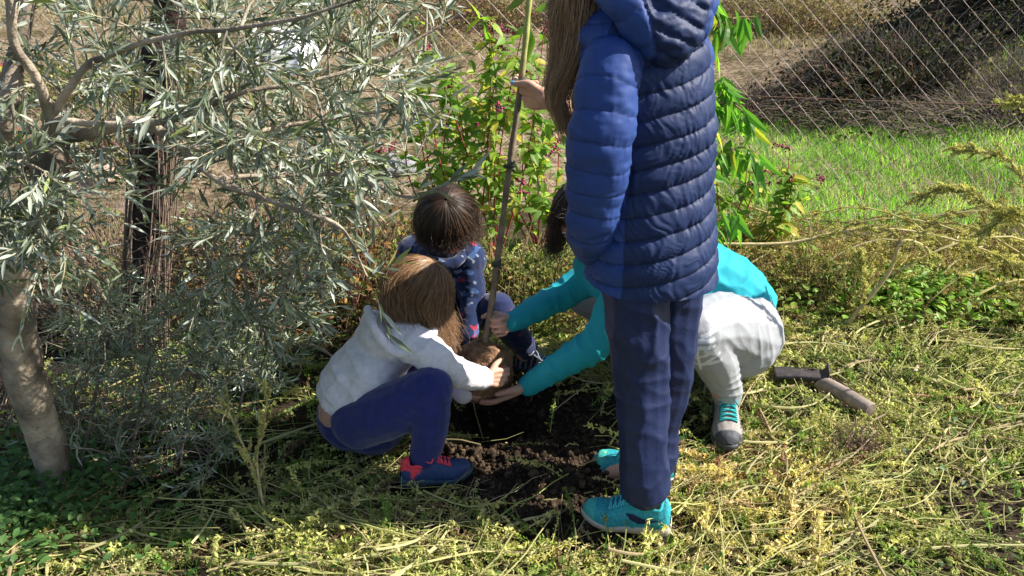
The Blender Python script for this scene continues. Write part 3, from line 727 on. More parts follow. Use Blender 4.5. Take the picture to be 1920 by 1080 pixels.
# hoodie
g = Geo()
limb(g, [at(652, 742, 2.29), at(676, 708, 2.30), at(712, 668, 2.32), at(745, 640, 2.33)], [.104, .106, .100, .082])
limb(g, [at(690, 742, 2.25), at(700, 700, 2.27)], [.085, .09])
limb(g, [cSR * .75 + cSL * .25, cSL], [.062, .058])
limb(g, [cSR + [-.02, .01, -.0], at(808, 664, 2.19), cER, at(872, 704, 2.24), cWR + [-.012, -.006, .002]], [.062, .053, .047, .042, .037])
limb(g, [cSL, cEL], [.05, .044]); limb(g, [cEL, cWL], [.042, .034])
fz = fuse(g, .005, 4)
V, N, Q, T = fz
# open the hem: drop what lies below the waist line
wl_n = nrm(np.array([.60, -.1, .80])); wl_p = at(652, 774, 2.26)
keep = ((V - wl_p) @ wl_n > 0) | (V[:, 0] > -.19)
Q = Q[keep[Q].all(1)]
fz = (V, N, Q, np.zeros((0, 3), int))
fl = folds([(at(700, 720, 2.2), (.75, 0, .65), .13, .008, 45), (cER, (1, 0, -.2), .07, .009, 85), (at(780, 655, 2.2), (.7, 0, -.6), .08, .008, 75), (at(640, 700, 2.25), (.5, 0, .8), .12, .006, 50), (cWR, (1, 0, -.1), .05, .004, 130), (at(720, 690, 2.22), (.2, 0, 1), .12, .007, 60)], .0018, 9, 25, .8)
HOOD = np.array([.68, .65, .68])
def hoodc(V, N):
    c = np.tile(HOOD, (len(V), 1)) * (1 + .015 * fbm(V * 60, 2, 3))[:, None]
    w = np.linalg.norm(V - cWR, axis=1) < .05; sp_ = vnoise(V * 120, 4) > .62; c[w & sp_] *= .25
    return c
fl0 = fl
def hoodd(V, N):
    q = (V - wl_p) @ wl_n; return fl0(V, N) - .004 * ((q < .035) & (V[:, 0] < -.12)) - .002 * np.exp(-((q - .037) / .004) ** 2)
surf('hoodie', fz, hoodc, M['fleece'], C, hoodd)
g = Geo()
hp = at(728, 612, 2.32)
limb(g, [at(690, 580, 2.36), at(700, 612, 2.22), at(738, 658, 2.19), at(786, 654, 2.19), at(812, 622, 2.25), at(804, 598, 2.36)], [.014, .016, .018, .017, .015, .014], 60)
limb(g, [at(700, 606, 2.38), at(704, 630, 2.28), at(738, 655, 2.245)], [.042, .048, .036]); limb(g, [at(690, 632, 2.34), at(712, 655, 2.27)], [.045, .042])
fz = fuse(g, .004, 5)
surf('hood', fz, hoodc, M['fleece'], C, folds([(at(710, 630, 2.24), (1, 0, .6), .08, .006, 60)], .003, 16, 9))
# hair
hair('hair', cHd, RC, (.075, .091, .086), 7500, lambda p: np.full(len(p), 1.62), lambda p: np.where(np.abs(p) < .7, .12, .165) + .035 * np.sin(p * 3 + 1) + .03 * np.cos(p),
     ((.09, .045, .022), (.42, .25, .13)), C, 11, .22, .013, .0008, gdir=(.16, -.02, -1), rag=.5, clump=.18)
def styC(t, a, c):
    c = np.tile(c, (len(t), 1)).astype(float); heel = (t < .40) & (a + t * 0 > .0) & (t < .14 + .17 * a + .0) | ((t < .30) & (np.sin(a) > .62))
    c[(t > .12) & (t < .40) & (np.sin(a) > .10) & (t - .12 < np.sin(a) * .30)] = (.75, .05, .07); c[(t <= .12) & (np.sin(a) > .55)] = (.75, .05, .07); return c
hl = gnd(752, 924); te = gnd(884, 908); hl[2] = te[2] = .032
o, U, put = shoe(hl, te - hl, float(np.linalg.norm(te - hl)) * 1.02, .038, .066, (.025, .05, .13), (.05, .09, .12), C, -1, styC, (.75, .08, .12))
hl = np.array([cAL[0] - .045, cAL[1], .02]); shoe(hl, (.6, .8, 0), .2, .038, .066, (.025, .05, .13), (.05, .09, .12), C, 1, styC, (.75, .08, .12))

# ================================================================== the boy behind the root ball
B = empty('person', gnd(930, 690), 'dark-haired child with bowed head crouching behind the root ball in a navy patterned top', 'person')
bH = at(838, 409, 2.68); bS1 = at(786, 478, 2.84); bS2 = at(872, 486, 2.80); bC = at(832, 520, 2.86); bP = at(840, 590, 2.95); bN = at(832, 462, 2.80)
bE2 = at(888, 566, 2.74); bW2 = at(878, 632, 2.62); bE1 = at(800, 580, 2.72); bW1 = at(845, 650, 2.60)
bK2 = at(932, 580, 2.70); bA2 = at(985, 655, 2.78); bK1 = at(792, 590, 2.66); bA1 = at(790, 690, 2.74); bA2[2] = .07; bA1[2] = .06
bf = nrm(np.array([.12, -.80, -.58]))
g = Geo()
limb(g, [bP, bC, bN], [.09, .085, .05]); limb(g, [bS1, bS2], [.042, .042]); limb(g, [bN, bH], [.04, .04])
for s_, e_, w_ in ((bS1, bE1, bW1), (bS2, bE2, bW2)): limb(g, [s_, e_], [.036, .03]); limb(g, [e_, e_ * .25 + w_ * .75], [.03, .02])
for k_, a_ in ((bK1, bA1), (bK2, bA2)): limb(g, [bP, k_], [.06, .045]); limb(g, [k_, a_], [.045, .028])
RB, PB = head(g, bH, bf, (.02, -.5, .8), .92)
b = fuse(g, .006, 4); g = Geo()
hand(g, bW2, (.05, -.6, -.75), (-.4, -.6, .3), (0, -.5, .8), .72, ((.4, .5, .3),) * 4, forearm=bE2 * .25 + bW2 * .75)
hand(g, bW1, (.35, -.4, -.6), (.6, .3, .2), (0, -.6, .6), .72, ((.4, .5, .3),) * 4, forearm=bE1 * .25 + bW1 * .75)
hb = fuse(g, .0026, 3)
V = np.vstack([b[0], hb[0]]); N = np.vstack([b[1], hb[1]]); Q = np.vstack([b[2], hb[2] + len(b[0])]); T = np.vstack([b[3], hb[3] + len(b[0])])
surf('body', (V, N, Q, T), skincol(SK), M['skin'], B); eyes(PB, B, .92)
def boyc(V, N):
    c = np.tile((.008, .018, .062), (len(V), 1))
    n1 = vnoise(V * [30, 30, 48], 3); n2 = vnoise(V * [34, 34, 50] + 9, 8); n3 = vnoise(V * 80 + 3, 5)
    c[n1 > .44] = (.28, .02, .03); c[(n1 > .52) & (n3 > .1)] = (.05, .12, .30); c[n2 > .56] = (.035, .08, .2); c[(n3 > .52) & (n2 > .05)] = (.2, .23, .3)
    return c
g = Geo()
limb(g, [bP, bC, bN + [0, .01, 0]], [.122, .122, .075]); limb(g, [bS1 + [-.015, 0, 0], bS2 + [.01, 0, 0]], [.068, .066])
for s_, e_, w_ in ((bS1, bE1, bW1), (bS2, bE2, bW2)): limb(g, [s_, e_], [.055, .047]); limb(g, [e_, w_], [.046, .034])
fz = fuse(g, .0045, 4)
surf('jacket', fz, boyc, M['fleece'], B, folds([(bE2, (0, 0, 1), .08, .008, 90), (at(870, 540, 2.76), (.2, 0, 1), .08, .007, 80), (bC, (.3, 0, 1), .1, .006, 60)], .003, 16, 5))
g = Geo()     # high collar
P = [bN + [math.cos(a) * .066, math.sin(a) * .062 - .03, -.014 - .014 * math.sin(-a)] for a in np.linspace(0, 6.28, 15)]
limb(g, P, [.021, .021], 70); surf('collar', fuse(g, .004, 3), boyc, M['fleece'], B, folds([], .003, 30, 2))
g = Geo()
for k_, a_ in ((bK1, bA1), (bK2, bA2)): limb(g, [bP + [0, 0, -.01], k_], [.075, .06]); limb(g, [k_, a_ + [0, 0, .03]], [.060, .044])
limb(g, [bP, bP + [0, .01, -.04]], [.11, .09])
surf('trousers', fuse(g, .0055, 4), lambda V, N: np.where((vnoise(V * [25, 25, 30], 6) > .66)[:, None], (.22, .03, .05), (.012, .019, .07)), M['fleece'], B,
     folds([(bK2, (.3, 0, 1), .1, .007, 70), (bA2 + [0, 0, .06], (0, 0, 1), .07, .008, 90)], .002, 16, 7))
hair('hair', bH, RB, (.088, .104, .098), 8000, lambda p: 1.55 - .18 * np.cos(p), lambda p: np.where(np.abs(p) < 1.0, .028, .04) + 0 * p, ((.012, .007, .005), (.10, .055, .03)), B, 21, .1, .004, .0009, K2=6)
def styB(t, a, c):
    c = np.tile(c, (len(t), 1)).astype(float); c[(np.sin(t * 60 + a * 3) > .75)] = (.28, .30, .36); return c
for A_, fw, sd in ((bA2, (.85, -.35, 0), 1), (bA1, (.1, -1, 0), -1)):
    hl = np.array([A_[0], A_[1], 0]) - nrm(np.array(fw, float)) * .045; hl[2] = .012
    shoe(hl, fw, .185, .037, .066, (.012, .016, .04), (.03, .03, .04), B, sd, styB, (.30, .32, .38))

# ================================================================== the woman in the turquoise sweater
Wm = empty('person', gnd(1330, 800), 'woman squatting behind the girl in turquoise sweater and pale grey trousers', 'person')
wH = at(1096, 394, 2.53); wN = at(1140, 452, 2.56); wSr = at(1118, 520, 2.72); wSl = at(1185, 520, 2.42); wMid = at(1275, 520, 2.58); wP = at(1388, 628, 2.60)
wEr = at(1045, 560, 2.66); wWr = at(958, 604, 2.50); wEl = at(1120, 640, 2.36); wWl = at(992, 722, 2.40)
wKl = at(1308, 612, 2.30); wAl = at(1362, 745, 2.43); wKr = at(1104, 552, 2.86); wAr = at(1165, 690, 2.86)
wAl[2] = .10; wAr[2] = .10
wHl = at(1385, 620, 2.52); wHr = at(1378, 618, 2.72)
wf = nrm(np.array([-.45, -.70, -.60]))
g = Geo()
limb(g, [wP, wMid, (wSr + wSl) / 2], [.10, .09, .065]); limb(g, [wSr, wSl], [.045, .045]); limb(g, [(wSr + wSl) / 2, wN, wH], [.055, .05, .05])
limb(g, [wSr, wEr], [.045, .037]); limb(g, [wEr, wEr * .25 + wWr * .75], [.036, .027]); limb(g, [wSl, wEl], [.045, .037]); limb(g, [wEl, wEl * .25 + wWl * .75], [.036, .027])
for h_, k_, a_ in ((wHl, wKl, wAl), (wHr, wKr, wAr)): limb(g, [h_, k_], [.085, .056]); limb(g, [k_, a_], [.052, .034])
RW, PW = head(g, wH, wf, (-.2, 0, 1), 1.0)
b = fuse(g, .0075, 4); g = Geo()
# right hand: fist round the foot of the stake
sd_ = nrm(at(944, 400, 2.465) - stB)
hand(g, wWr, at(926, 612, 2.455) - wWr, (-.25, -.95, .25), sd_, .84, ((.95, 1.35, .8), (1.0, 1.4, .85), (1.05, 1.4, .85), (1.1, 1.4, .85)), thumb=((.5, .8, -.4), (.1, .8, -.75), (-.3, .5, -.8)), forearm=wEr * .2 + wWr * .8)
# left hand: palm up under the ball
hand(g, wWl, at(955, 742, 2.40) - wWl, (-.25, .45, .75), (-.2, .5, .9), .90, ((.15, .25, .2), (.1, .25, .2), (.1, .2, .2), (.15, .2, .2)), thumb=((.7, .7, .1), (.6, .8, .2), (.4, .9, .2)), forearm=wEl * .2 + wWl * .8)
hb = fuse(g, .0028, 3)
V = np.vstack([b[0], hb[0]]); N = np.vstack([b[1], hb[1]]); Q = np.vstack([b[2], hb[2] + len(b[0])]); T = np.vstack([b[3], hb[3] + len(b[0])])
surf('body', (V, N, Q, T), skincol(SK * .95), M['skin'], Wm); eyes(PW, Wm)
# sweater
g = Geo()
limb(g, [at(1392, 598, 2.60), at(1365, 560, 2.60), at(1290, 522, 2.60), at(1215, 505, 2.58), (wSr + wSl) / 2 + [0, 0, .01]], [.128, .138, .142, .135, .095])
limb(g, [wSr, wSl], [.068, .068]); limb(g, [(wSr + wSl) / 2, wN + [0, 0, -.02]], [.085, .07]); limb(g, [(wSr * .6 + wSl * .4) + [-.02, 0, 0], at(1108, 500, 2.60)], [.07, .06])
limb(g, [wSr, at(1082, 535, 2.70), wEr, at(1000, 582, 2.58), wWr], [.062, .055, .050, .043, .034])
limb(g, [wSl, at(1155, 575, 2.38), wEl, at(1060, 678, 2.37), wWl], [.064, .062, .058, .048, .035])
fz = fuse(g, .006, 4); V, N, Q, T = fz
hn = nrm(at(1450, 560, 2.6) - at(1270, 560, 2.6) + np.array([0, 0, -.16])); hp_ = at(1424, 592, 2.6)
keep = ((V - hp_) @ hn < 0); Q = Q[keep[Q].all(1)]
fl = folds([(at(1390, 545, 2.48), (.9, 0, -.35), .16, .010, 36), (at(1330, 560, 2.45), (.5, 0, .8), .12, .009, 45), (wEr, (1, 0, .4), .08, .007, 80), (wEl, (1, 0, .6), .09, .008, 70), (wWl + [.06, 0, .03], (1, 0, .4), .06, .004, 110), (at(1000, 580, 2.6), (.8, 0, .6), .09, .006, 70), (at(1060, 670, 2.36), (.8, 0, .6), .1, .007, 60)], .004, 13, 35, 1.0)
surf('sweater', (V, N, Q, T[:0]), (.02, .33, .40), M['knit'], Wm, fl)
# trousers with pale lettering on the shin
g = Geo()
limb(g, [wHl + [.02, 0, -.01], at(1350, 612, 2.40), wKl + [0, 0, -.012]], [.125, .105, .083])
limb(g, [wKl + [0, 0, -.012], at(1338, 668, 2.35), at(1358, 715, 2.41), wAl + [0, 0, .02]], [.082, .070, .055, .049])
limb(g, [wHr, wKr], [.115, .08]); limb(g, [wKr, wAr + [0, 0, .02]], [.075, .048])
limb(g, [at(1392, 640, 2.50), at(1392, 640, 2.72)], [.118, .118]); limb(g, [at(1398, 605, 2.52), at(1398, 605, 2.68)], [.105, .10])
fz = fuse(g, .0045, 4)
def seg2(p, a, b_, w):
    a = np.asarray(a, float); b_ = np.asarray(b_, float); d = b_ - a; t = np.clip(((p - a) @ d) / (d @ d), 0, 1); return np.linalg.norm(p - (a + t[:, None] * d), axis=1) < w
# photo-pixel like frame carried by the shin: origin at the knee, x across, y down the shin
k0 = at(1270, 560, 2.24); ex_ = (at(1400, 560, 2.24) - k0) / 130; ey_ = (at(1270, 700, 2.29) - k0) / 140
STR = [((18, 40), (18, 52)), ((34, 34), (34, 64)), ((16, 64), (75, 66)), ((18, 74), (24, 92)), ((24, 92), (50, 101)), ((50, 101), (78, 88)), ((20, 76), (76, 78)), ((70, 112), (92, 98)), ((30, 114), (55, 119)), ((55, 119), (98, 113)), ((52, 58), (80, 52)), ((60, 84), (84, 96))]
def wtc(V, N):
    c = np.tile((.31, .32, .34), (len(V), 1)); r = V - k0
    p = np.stack([r @ ex_ / (ex_ @ ex_), r @ ey_ / (ey_ @ ey_)], 1); near = (V[:, 1] < 2.36) & (N[:, 1] < -.1)
    hit = np.zeros(len(V), bool)
    for a, b_ in STR: hit |= seg2(p, a, b_, 3.6)
    c[hit & near] = (.62, .63, .65); c[(seg2(p, (36, 20), (38, 66), 1.8) | seg2(p, (38, 66), (64, 134), 1.8)) & near] = (.75, .76, .77)
    return c
fl = folds([(at(1405, 600, 2.45), (1, 0, .15), .15, .009, 62), (at(1345, 620, 2.33), (.75, 0, .6), .075, .012, 60), (at(1368, 722, 2.38), (.2, 0, 1), .07, .011, 95), (at(1400, 660, 2.42), (.9, 0, .3), .12, .005, 60)], .0025, 12, 45)
surf('trousers', fz, wtc, M['satin'], Wm, fl, 'pale grey trousers with white lettering below the knee')
# hair
hair('hair', wH, RW, (.085, .102, .096), 5200, lambda p: 1.55 - .75 * np.exp(-(p / .75) ** 2), lambda p: np.where(np.abs(p) < .85, .0, .13) + 0 * p, ((.012, .008, .006), (.07, .04, .025)), Wm, 31, .15, .009, .0012, gdir=(-.06, 0, -1))
def styW(t, a, c):
    c = np.tile(c, (len(t), 1)).astype(float); c[(t > .84) | (np.sin(a) < .22)] = (.06, .065, .075); return c
te = gnd(1366, 856); hl = te + np.array([.035, .26, 0]); hl[2] = .028
o, U, put = shoe(hl, te - hl, .262, .050, .085, (.27, .245, .225), (.08, .085, .09), Wm, 1, styW, (.02, .36, .36))
hl = np.array([wAr[0] + .05, wAr[1] + .02, .012]); shoe(hl, (-.96, -.25, 0), .262, .050, .085, (.27, .245, .225), (.08, .085, .09), Wm, -1, styW, (.02, .36, .36))

# ================================================================== chain-link fence
def fy(x): return 4.55 - .20 * x
FE = empty('chain_link_fence', (0.5, fy(.5), 0), 'rusty diamond-mesh wire fence standing between the plot and the grass field', 'fence')
g = Geo(); pz = .104; cols = np.arange(-3.2, 3.9, pz / 2); nz_ = 32; PT = []; CC = []
for i, x0 in enumerate(cols):
    k = np.arange(nz_); x = x0 + (pz / 2) * ((k + i) % 2) ; z = .02 + k * pz / 2
    y = fy(x) + .004 * np.where((k + i) % 2, 1, -1) + .02 * np.sin(z * 3 + x * 1.3); x = x + .008 * np.sin(z * 5 + x * 2); z = z + .014 * np.sin(x * 2.1) + .06 * np.clip(x, 0, 4) * 0
    PT.append(np.stack([x, y, z], 1)); CC.append((.20, .15, .13) if i % 2 else (.26, .21, .19))
add_tubes(g, np.array(PT), .0019, np.array(CC), 4); g.build('wire_mesh', M['wire'], FE, smooth=False)
for z, a in ((.64, .02), (1.22, 0), (1.66, 0), (.06, 0)):
    g = Geo(); xs = np.linspace(-3.3, 3.9, 40); P = np.stack([xs, fy(xs) - .008, z + .01 * np.sin(xs * 2) + a * xs], 1); add_tubes(g, P[None], .0026, (.2, .11, .08), 5); g.build('tension_wire', M['wire'], FE)
for x in (-3.3, 3.9):
    g = Geo(); add_tube(g, [(x, fy(x), -.2), (x, fy(x), 1.75)], .024, (.16, .1, .07), 12, 8); g.build('post', M['iron'], FE)

# ================================================================== foliage builders
olT, olF = leaf_t(6, .074, .22, .14, .85)
def olive_cols(n, r):
    k = r.random(n)[:, None]; up = np.array([.11, .14, .08]); un = np.array([.33, .36, .29]); yg = np.array([.22, .26, .09])
    c = np.where(k < .42, up, np.where(k < .93, un, yg)); return c * r.uniform(.7, 1.3, (n, 1))
class Tree:
    """limbs that grow twigs towards scattered targets, then paired leaves along the twigs"""
    def __init__(s, r): s.r = r; s.w = Geo(); s.f = Geo(); s.nodes = []; s.tw = []; s.keep = lambda p: np.ones(len(p), bool)
    def limb(s, pts, rad, c, ns=12):
        n = len(pts) * 10; P = catmull(pts, n); P = wobble(P, .008, 6, 3); rr = np.interp(np.linspace(0, 1, n), np.linspace(0, 1, len(rad)), rad)
        V, F = tubes(P[None], rr[None], ns); cen = np.repeat(P, ns, 0); V = cen + (V - cen) * (1 + .16 * fbm(V * [11, 11, 7], 4, 5))[:, None]; s.w.add(V, F, np.array(c) * np.clip(1 + .55 * fbm(V * [16, 16, 7], 4, 8), .35, 1.4)[:, None]); s.nodes += list(P[::2])
    def grow(s, targets, c, r0=.0045, wig=.03):
        N0 = np.array(s.nodes); t = np.asarray(targets); d = np.min(np.linalg.norm(t[:, None] - N0[None], axis=2), 1)
        P = []
        for i in np.argsort(d):
            A = np.array(s.nodes); q = t[i]; j = np.argmin(np.linalg.norm(A - q, axis=1)); a = A[j]; L = np.linalg.norm(q - a)
            if L < .03: continue
            mid = (a + q) / 2 + s.r.normal(0, 1, 3) * wig * L * 3 * .4 + np.array([0, 0, .12 * L])
            pts = catmull([a, mid, q], 8); P.append(pts); s.nodes += [pts[3], pts[5], pts[7]]
        P = np.array(P); s.tw.append(P); add_tubes(s.w, P, np.linspace(r0, r0 * .35, 8)[None] * s.r.uniform(.6, 1.3, (len(P), 1)), np.array(c) * s.r.uniform(.7, 1.3, (len(P), 1)), 5)
        return P
    def sprays(s, bases, dirs, L, npair, leafL, colf, tmpl=(olT, olF), twc=(.30, .28, .18), lean=.75, droop=.3, seed=0, tw_r=.0014):
        """leafy shoots: a thin stem with paired leaves"""
        r = s.r; N = len(bases); L = np.broadcast_to(L, (N,)) * r.uniform(.65, 1.25, N); t = np.linspace(0, 1, 7)
        side = nrm(np.cross(dirs, rand_dirs(N, r))); bend = side * r.uniform(-.35, .35, (N, 1)) + np.array([0, 0, -droop])
        P = bases[:, None] + dirs[:, None] * (L[:, None] * t)[..., None] + bend[:, None] * (L[:, None] * t ** 2)[..., None] * .6
        add_tubes(s.w, P, np.linspace(tw_r, tw_r * .5, 7)[None], np.array(twc) * r.uniform(.7, 1.3, (N, 1)), 4)
        B = []; D = []
        for k in range(npair):
            u = (k + .6 + r.uniform(-.2, .2, N)) / npair * .98; i = np.clip((u * 6).astype(int), 0, 5); fr = (u * 6 - i)[:, None]
            p = P[np.arange(N), i] * (1 - fr) + P[np.arange(N), i + 1] * fr; tg = nrm(P[np.arange(N), i + 1] - P[np.arange(N), i])
            a = r.uniform(0, 6.28, N) * .25 + k * 1.57; U = nrm(np.cross(tg, [0.1, .2, 1])); Bn = np.cross(tg, U); o = U * np.cos(a)[:, None] + Bn * np.sin(a)[:, None]
            for q in (-1, 1):
                ln = (lean + r.uniform(-.25, .35, (N, 1))) * (1 - .35 * k / npair); B.append(p); D.append(nrm(tg + q * o * ln + r.normal(0, .12, (N, 3))))
        B = np.vstack(B); D = np.vstack(D); n = len(B); keep = (r.random(n) < .93) & s.keep(B); B, D = B[keep], D[keep]; n = len(B)
        s.f.inst(*tmpl, B, basis(D, nrm(rand_dirs(n, r) + [0, -.2, .7])), leafL * r.uniform(.6, 1.2, n), colf(n, r))

# ================================================================== olive tree
r5 = np.random.default_rng(15)
OL = empty('olive_tree', gnd(112, 935), 'olive tree with a smooth grey-brown leaning trunk and silvery leaves reaching over the children', 'tree')
o_ = Tree(r5)
def shape(p):
    # the crown's own outline on the side towards the people
    dd = p - [0, 0, CAM_H]; w = dd[:, 1] * math.cos(PITCH) - dd[:, 2] * math.sin(PITCH); u = 960 + FPX * dd[:, 0] / w; v = 540 - FPX * (dd[:, 1] * math.sin(PITCH) + dd[:, 2] * math.cos(PITCH)) / w
    lim = np.interp(v, [0, 250, 330, 400, 450, 560, 640, 900], [880, 850, 800, 740, 705, 665, 600, 520]); return u < lim + 40 * fbm(p * 9, 2, 3)
o_.keep = shape
BK = np.array([.27, .22, .165])
fork = at(60, 420, 1.98)
o_.limb([gnd(118, 950) + [0, 0, -.05], at(96, 870, 2.06), at(60, 760, 2.03), at(32, 640, 2.0), at(20, 540, 1.98), fork], [.066, .046, .044, .048, .046, .040], BK, 30)
o_.limb([at(24, 560, 1.98), at(-30, 480, 2.0), at(-90, 300, 2.1), at(-120, 60, 2.2), at(-100, -250, 2.3)], [.05, .042, .036, .03, .02], BK)
k1 = at(98, 225, 1.95)
o_.limb([fork, at(96, 320, 1.98), at(110, 240, 2.0)], [.05, .042, .032], BK * .9)
o_.limb([at(110, 250, 2.0), k1, at(70, 150, 1.9), at(32, 90, 1.86), at(18, 0, 1.85), at(10, -120, 1.88)], [.026, .013, .011, .011, .010, .007], BK)
o_.limb([at(-30, 330, 2.08), at(10, 230, 2.05), at(28, 120, 2.1), at(55, 0, 2.15), at(80, -180, 2.2)], [.03, .026, .022, .020, .012], BK * .9)
o_.limb([at(20, 300, 2.02), at(110, 260, 2.02), at(170, 255, 2.0), at(250, 235, 1.98), at(330, 270, 1.95), at(400, 335, 1.93), at(520, 385, 1.9), at(640, 428, 1.88), at(690, 520, 1.86)], [.030, .024, .017, .012, .009, .007, .006, .004, .0025], BK)
o_.limb([k1, at(130, 170, 1.93), at(180, 110, 1.9), at(290, 68, 1.88), at(430, 58, 1.85), at(560, 40, 1.82), at(680, 0, 1.8)], [.010, .009, .008, .006, .005, .004, .003], BK)
o_.limb([k1, at(220, 240, 1.95), at(330, 220, 1.95), at(480, 170, 2.0), at(640, 140, 2.05), at(760, 90, 2.1), at(860, 30, 2.15)], [.009, .008, .007, .006, .005, .004, .003], BK)
o_.limb([at(250, 240, 1.98), at(400, 260, 2.05), at(560, 230, 2.15), at(700, 210, 2.2), at(820, 190, 2.2)], [.007, .006, .005, .004, .003], BK)
o_.limb([at(400, 335, 1.93), at(520, 330, 2.0), at(640, 330, 2.05), at(760, 370, 2.08), at(815, 352, 2.1)], [.006, .005, .004, .003, .002], BK)
o_.limb([at(96, 330, 1.98), at(140, 470, 2.0), at(200, 560, 2.05)], [.012, .008, .005], BK)
def scatter(n, polys, r):
    out = []
    for k in range(n):
        x0, x1, y0, y1, Y0, Y1 = polys[r.choice(len(polys), p=None)]
        out.append(at(r.uniform(x0, x1), r.uniform(y0, y1), r.uniform(Y0, Y1)))
    return np.array(out)
UP = [(-80, 260, 0, 330, 1.75, 2.5), (150, 520, 0, 300, 1.75, 2.6), (380, 720, 0, 330, 1.8, 2.7), (560, 830, 0, 260, 1.9, 2.7), (300, 700, 260, 480, 1.85, 2.5), (-60, 120, 280, 520, 1.7, 1.95), (100, 520, -250, 60, 1.8, 2.8), (400, 800, 60, 330, 1.9, 2.5), (380, 640, 400, 600, 1.95, 2.4)]
tg = scatter(400, UP, r5)
tg = tg[shape(tg)]
P = o_.grow(tg, (.26, .23, .17), .0042)
Bs = []; Ds = []
for pl in P:
    for q in (7, 7, 5, 4, 2):
        Bs.append(pl[q]); Ds.append(nrm(nrm(pl[min(q + 1, 7)] - pl[q - 1]) + r5.normal(0, .45, 3) + [.20, -.05, .35]))
Bs = np.array(Bs); Ds = np.array(Ds); ok = (r5.random(len(Bs)) < .47) & shape(Bs + Ds * .10)
o_.sprays(Bs[ok], Ds[ok], .15, 6, .051, olive_cols, droop=.05, lean=.6)
# the two sprays hanging in front of the children
hb_ = np.array([at(690, 520, 1.86), at(705, 555, 1.86), at(760, 380, 2.05), at(800, 360, 2.08), at(690, 480, 1.87), at(815, 352, 2.1), at(640, 428, 1.88), at(28, 520, 1.72), at(10, 540, 1.72), at(40, 500, 1.73)])
hd_ = nrm(np.array([[.5, 0, .3], [.2, 0, -.8], [.5, 0, .5], [.7, 0, .35], [-.1, 0, .9], [.6, -.1, .3], [.5, 0, -.7], [.3, 0, .9], [-.5, 0, .7], [.7, 0, .4]]))
o_.keep = lambda p: np.ones(len(p), bool); o_.sprays(hb_, hd_, .10, 4, .066, olive_cols, droop=0); o_.keep = shape
# low suckers and thin growth round the trunk
LOW = [(130, 620, 520, 760, 2.0, 2.6), (200, 560, 640, 930, 2.0, 2.45), (90, 420, 560, 900, 2.02, 2.4), (420, 660, 450, 720, 2.15, 2.6)]
for (x0, y0, Y0) in ((150, 900, 2.08), (230, 940, 2.12), (330, 900, 2.2), (430, 900, 2.25)):
    o_.limb([at(x0, y0, Y0), at(x0 + 20, y0 - 130, Y0 + .02), at(x0 + 60, y0 - 280, Y0 + .05)], [.006, .005, .003], (.12, .10, .08), 6)
tg = scatter(300, LOW, r5); tg = tg[(tg[:, 2] > .06) & shape(tg + [.08, 0, 0])]
P2 = o_.grow(tg, (.14, .12, .10), .0026, .05)
Bs = np.concatenate([P2[:, 7], P2[:, 6], P2[:, 4]]); Bs = Bs[shape(Bs + [.08, 0, 0])]; Ds = nrm(rand_dirs(len(Bs), r5) + [0.1, 0, .5])
o_.sprays(Bs, Ds, .085, 6, .033, lambda n, r: np.where(r.random((n, 1)) < .7, [.17, .21, .12], [.36, .41, .32]) * r.uniform(.6, 1.3, (n, 1)), droop=.1, tw_r=.001)
# bare thin twigs tangle
n = 420; b0 = scatter(n, [(120, 420, 620, 900, 2.0, 2.4), (0, 250, 560, 800, 2.08, 2.4), (200, 560, 420, 700, 2.2, 2.6)], r5); b0 = b0[shape(b0 + [.15, 0, 0])]; n = len(b0); dd = nrm(rand_dirs(n, r5) + [0, 0, .3]); LL = r5.uniform(.08, .32, n)
t = np.linspace(-.5, .5, 6); Pn = b0[:, None] + dd[:, None] * (LL[:, None] * t)[..., None] + r5.normal(0, .008, (n, 6, 3)); Pn[..., 2] = np.maximum(Pn[..., 2], .01)
add_tubes(o_.w, Pn, np.linspace(.0017, .0008, 6)[None], np.array([.20, .165, .13]) * r5.uniform(.5, 1.3, (n, 1)), 4)
o_.w.build('trunk', M['bark'], OL); o_.f.build('crown', M['olive_leaf'], OL, smooth=False)

# dark trunk further back
DT = empty('dark_trunk', gnd(275, 668), 'dark rough-barked trunk wrapped in dry stems behind the olive branches', 'tree trunk')
g = Geo(); n = 60; P = catmull([gnd(268, 670) + [0, 0, -.05], at(272, 560, 2.92), at(282, 420, 2.95), at(292, 280, 2.98), at(300, 120, 3.0), at(330, -60, 3.05), at(350, -300, 3.1)], n)
V, F = tubes(P[None], np.interp(np.linspace(0, 1, n), [0, .1, .6, 1], [.075, .058, .058, .045])[None], 28); cen = np.repeat(P, 28, 0); V = cen + (V - cen) * (1 + .30 * fbm(V * [22, 22, 7], 4, 3))[:, None]
g.add(V, F, (.045, .032, .026)); g.build('trunk', M['darkbark'], DT)
g = Geo(); rr_ = np.random.default_rng(3)
for k in range(34):
    a0 = rr_.uniform(0, 6.28); z = np.linspace(0, 1, 14); i = (z * (n - 1) * rr_.uniform(.3, .8)).astype(int); a = a0 + z * rr_.uniform(-2, 2)
    add_tube(g, P[i] + np.stack([np.cos(a), np.sin(a), 0 * a], 1) * (.068 + .02 * rr_.random()), .0022, (.22, .16, .12), 5, 30)
g.build('climbing_stem', M['twig'], DT)

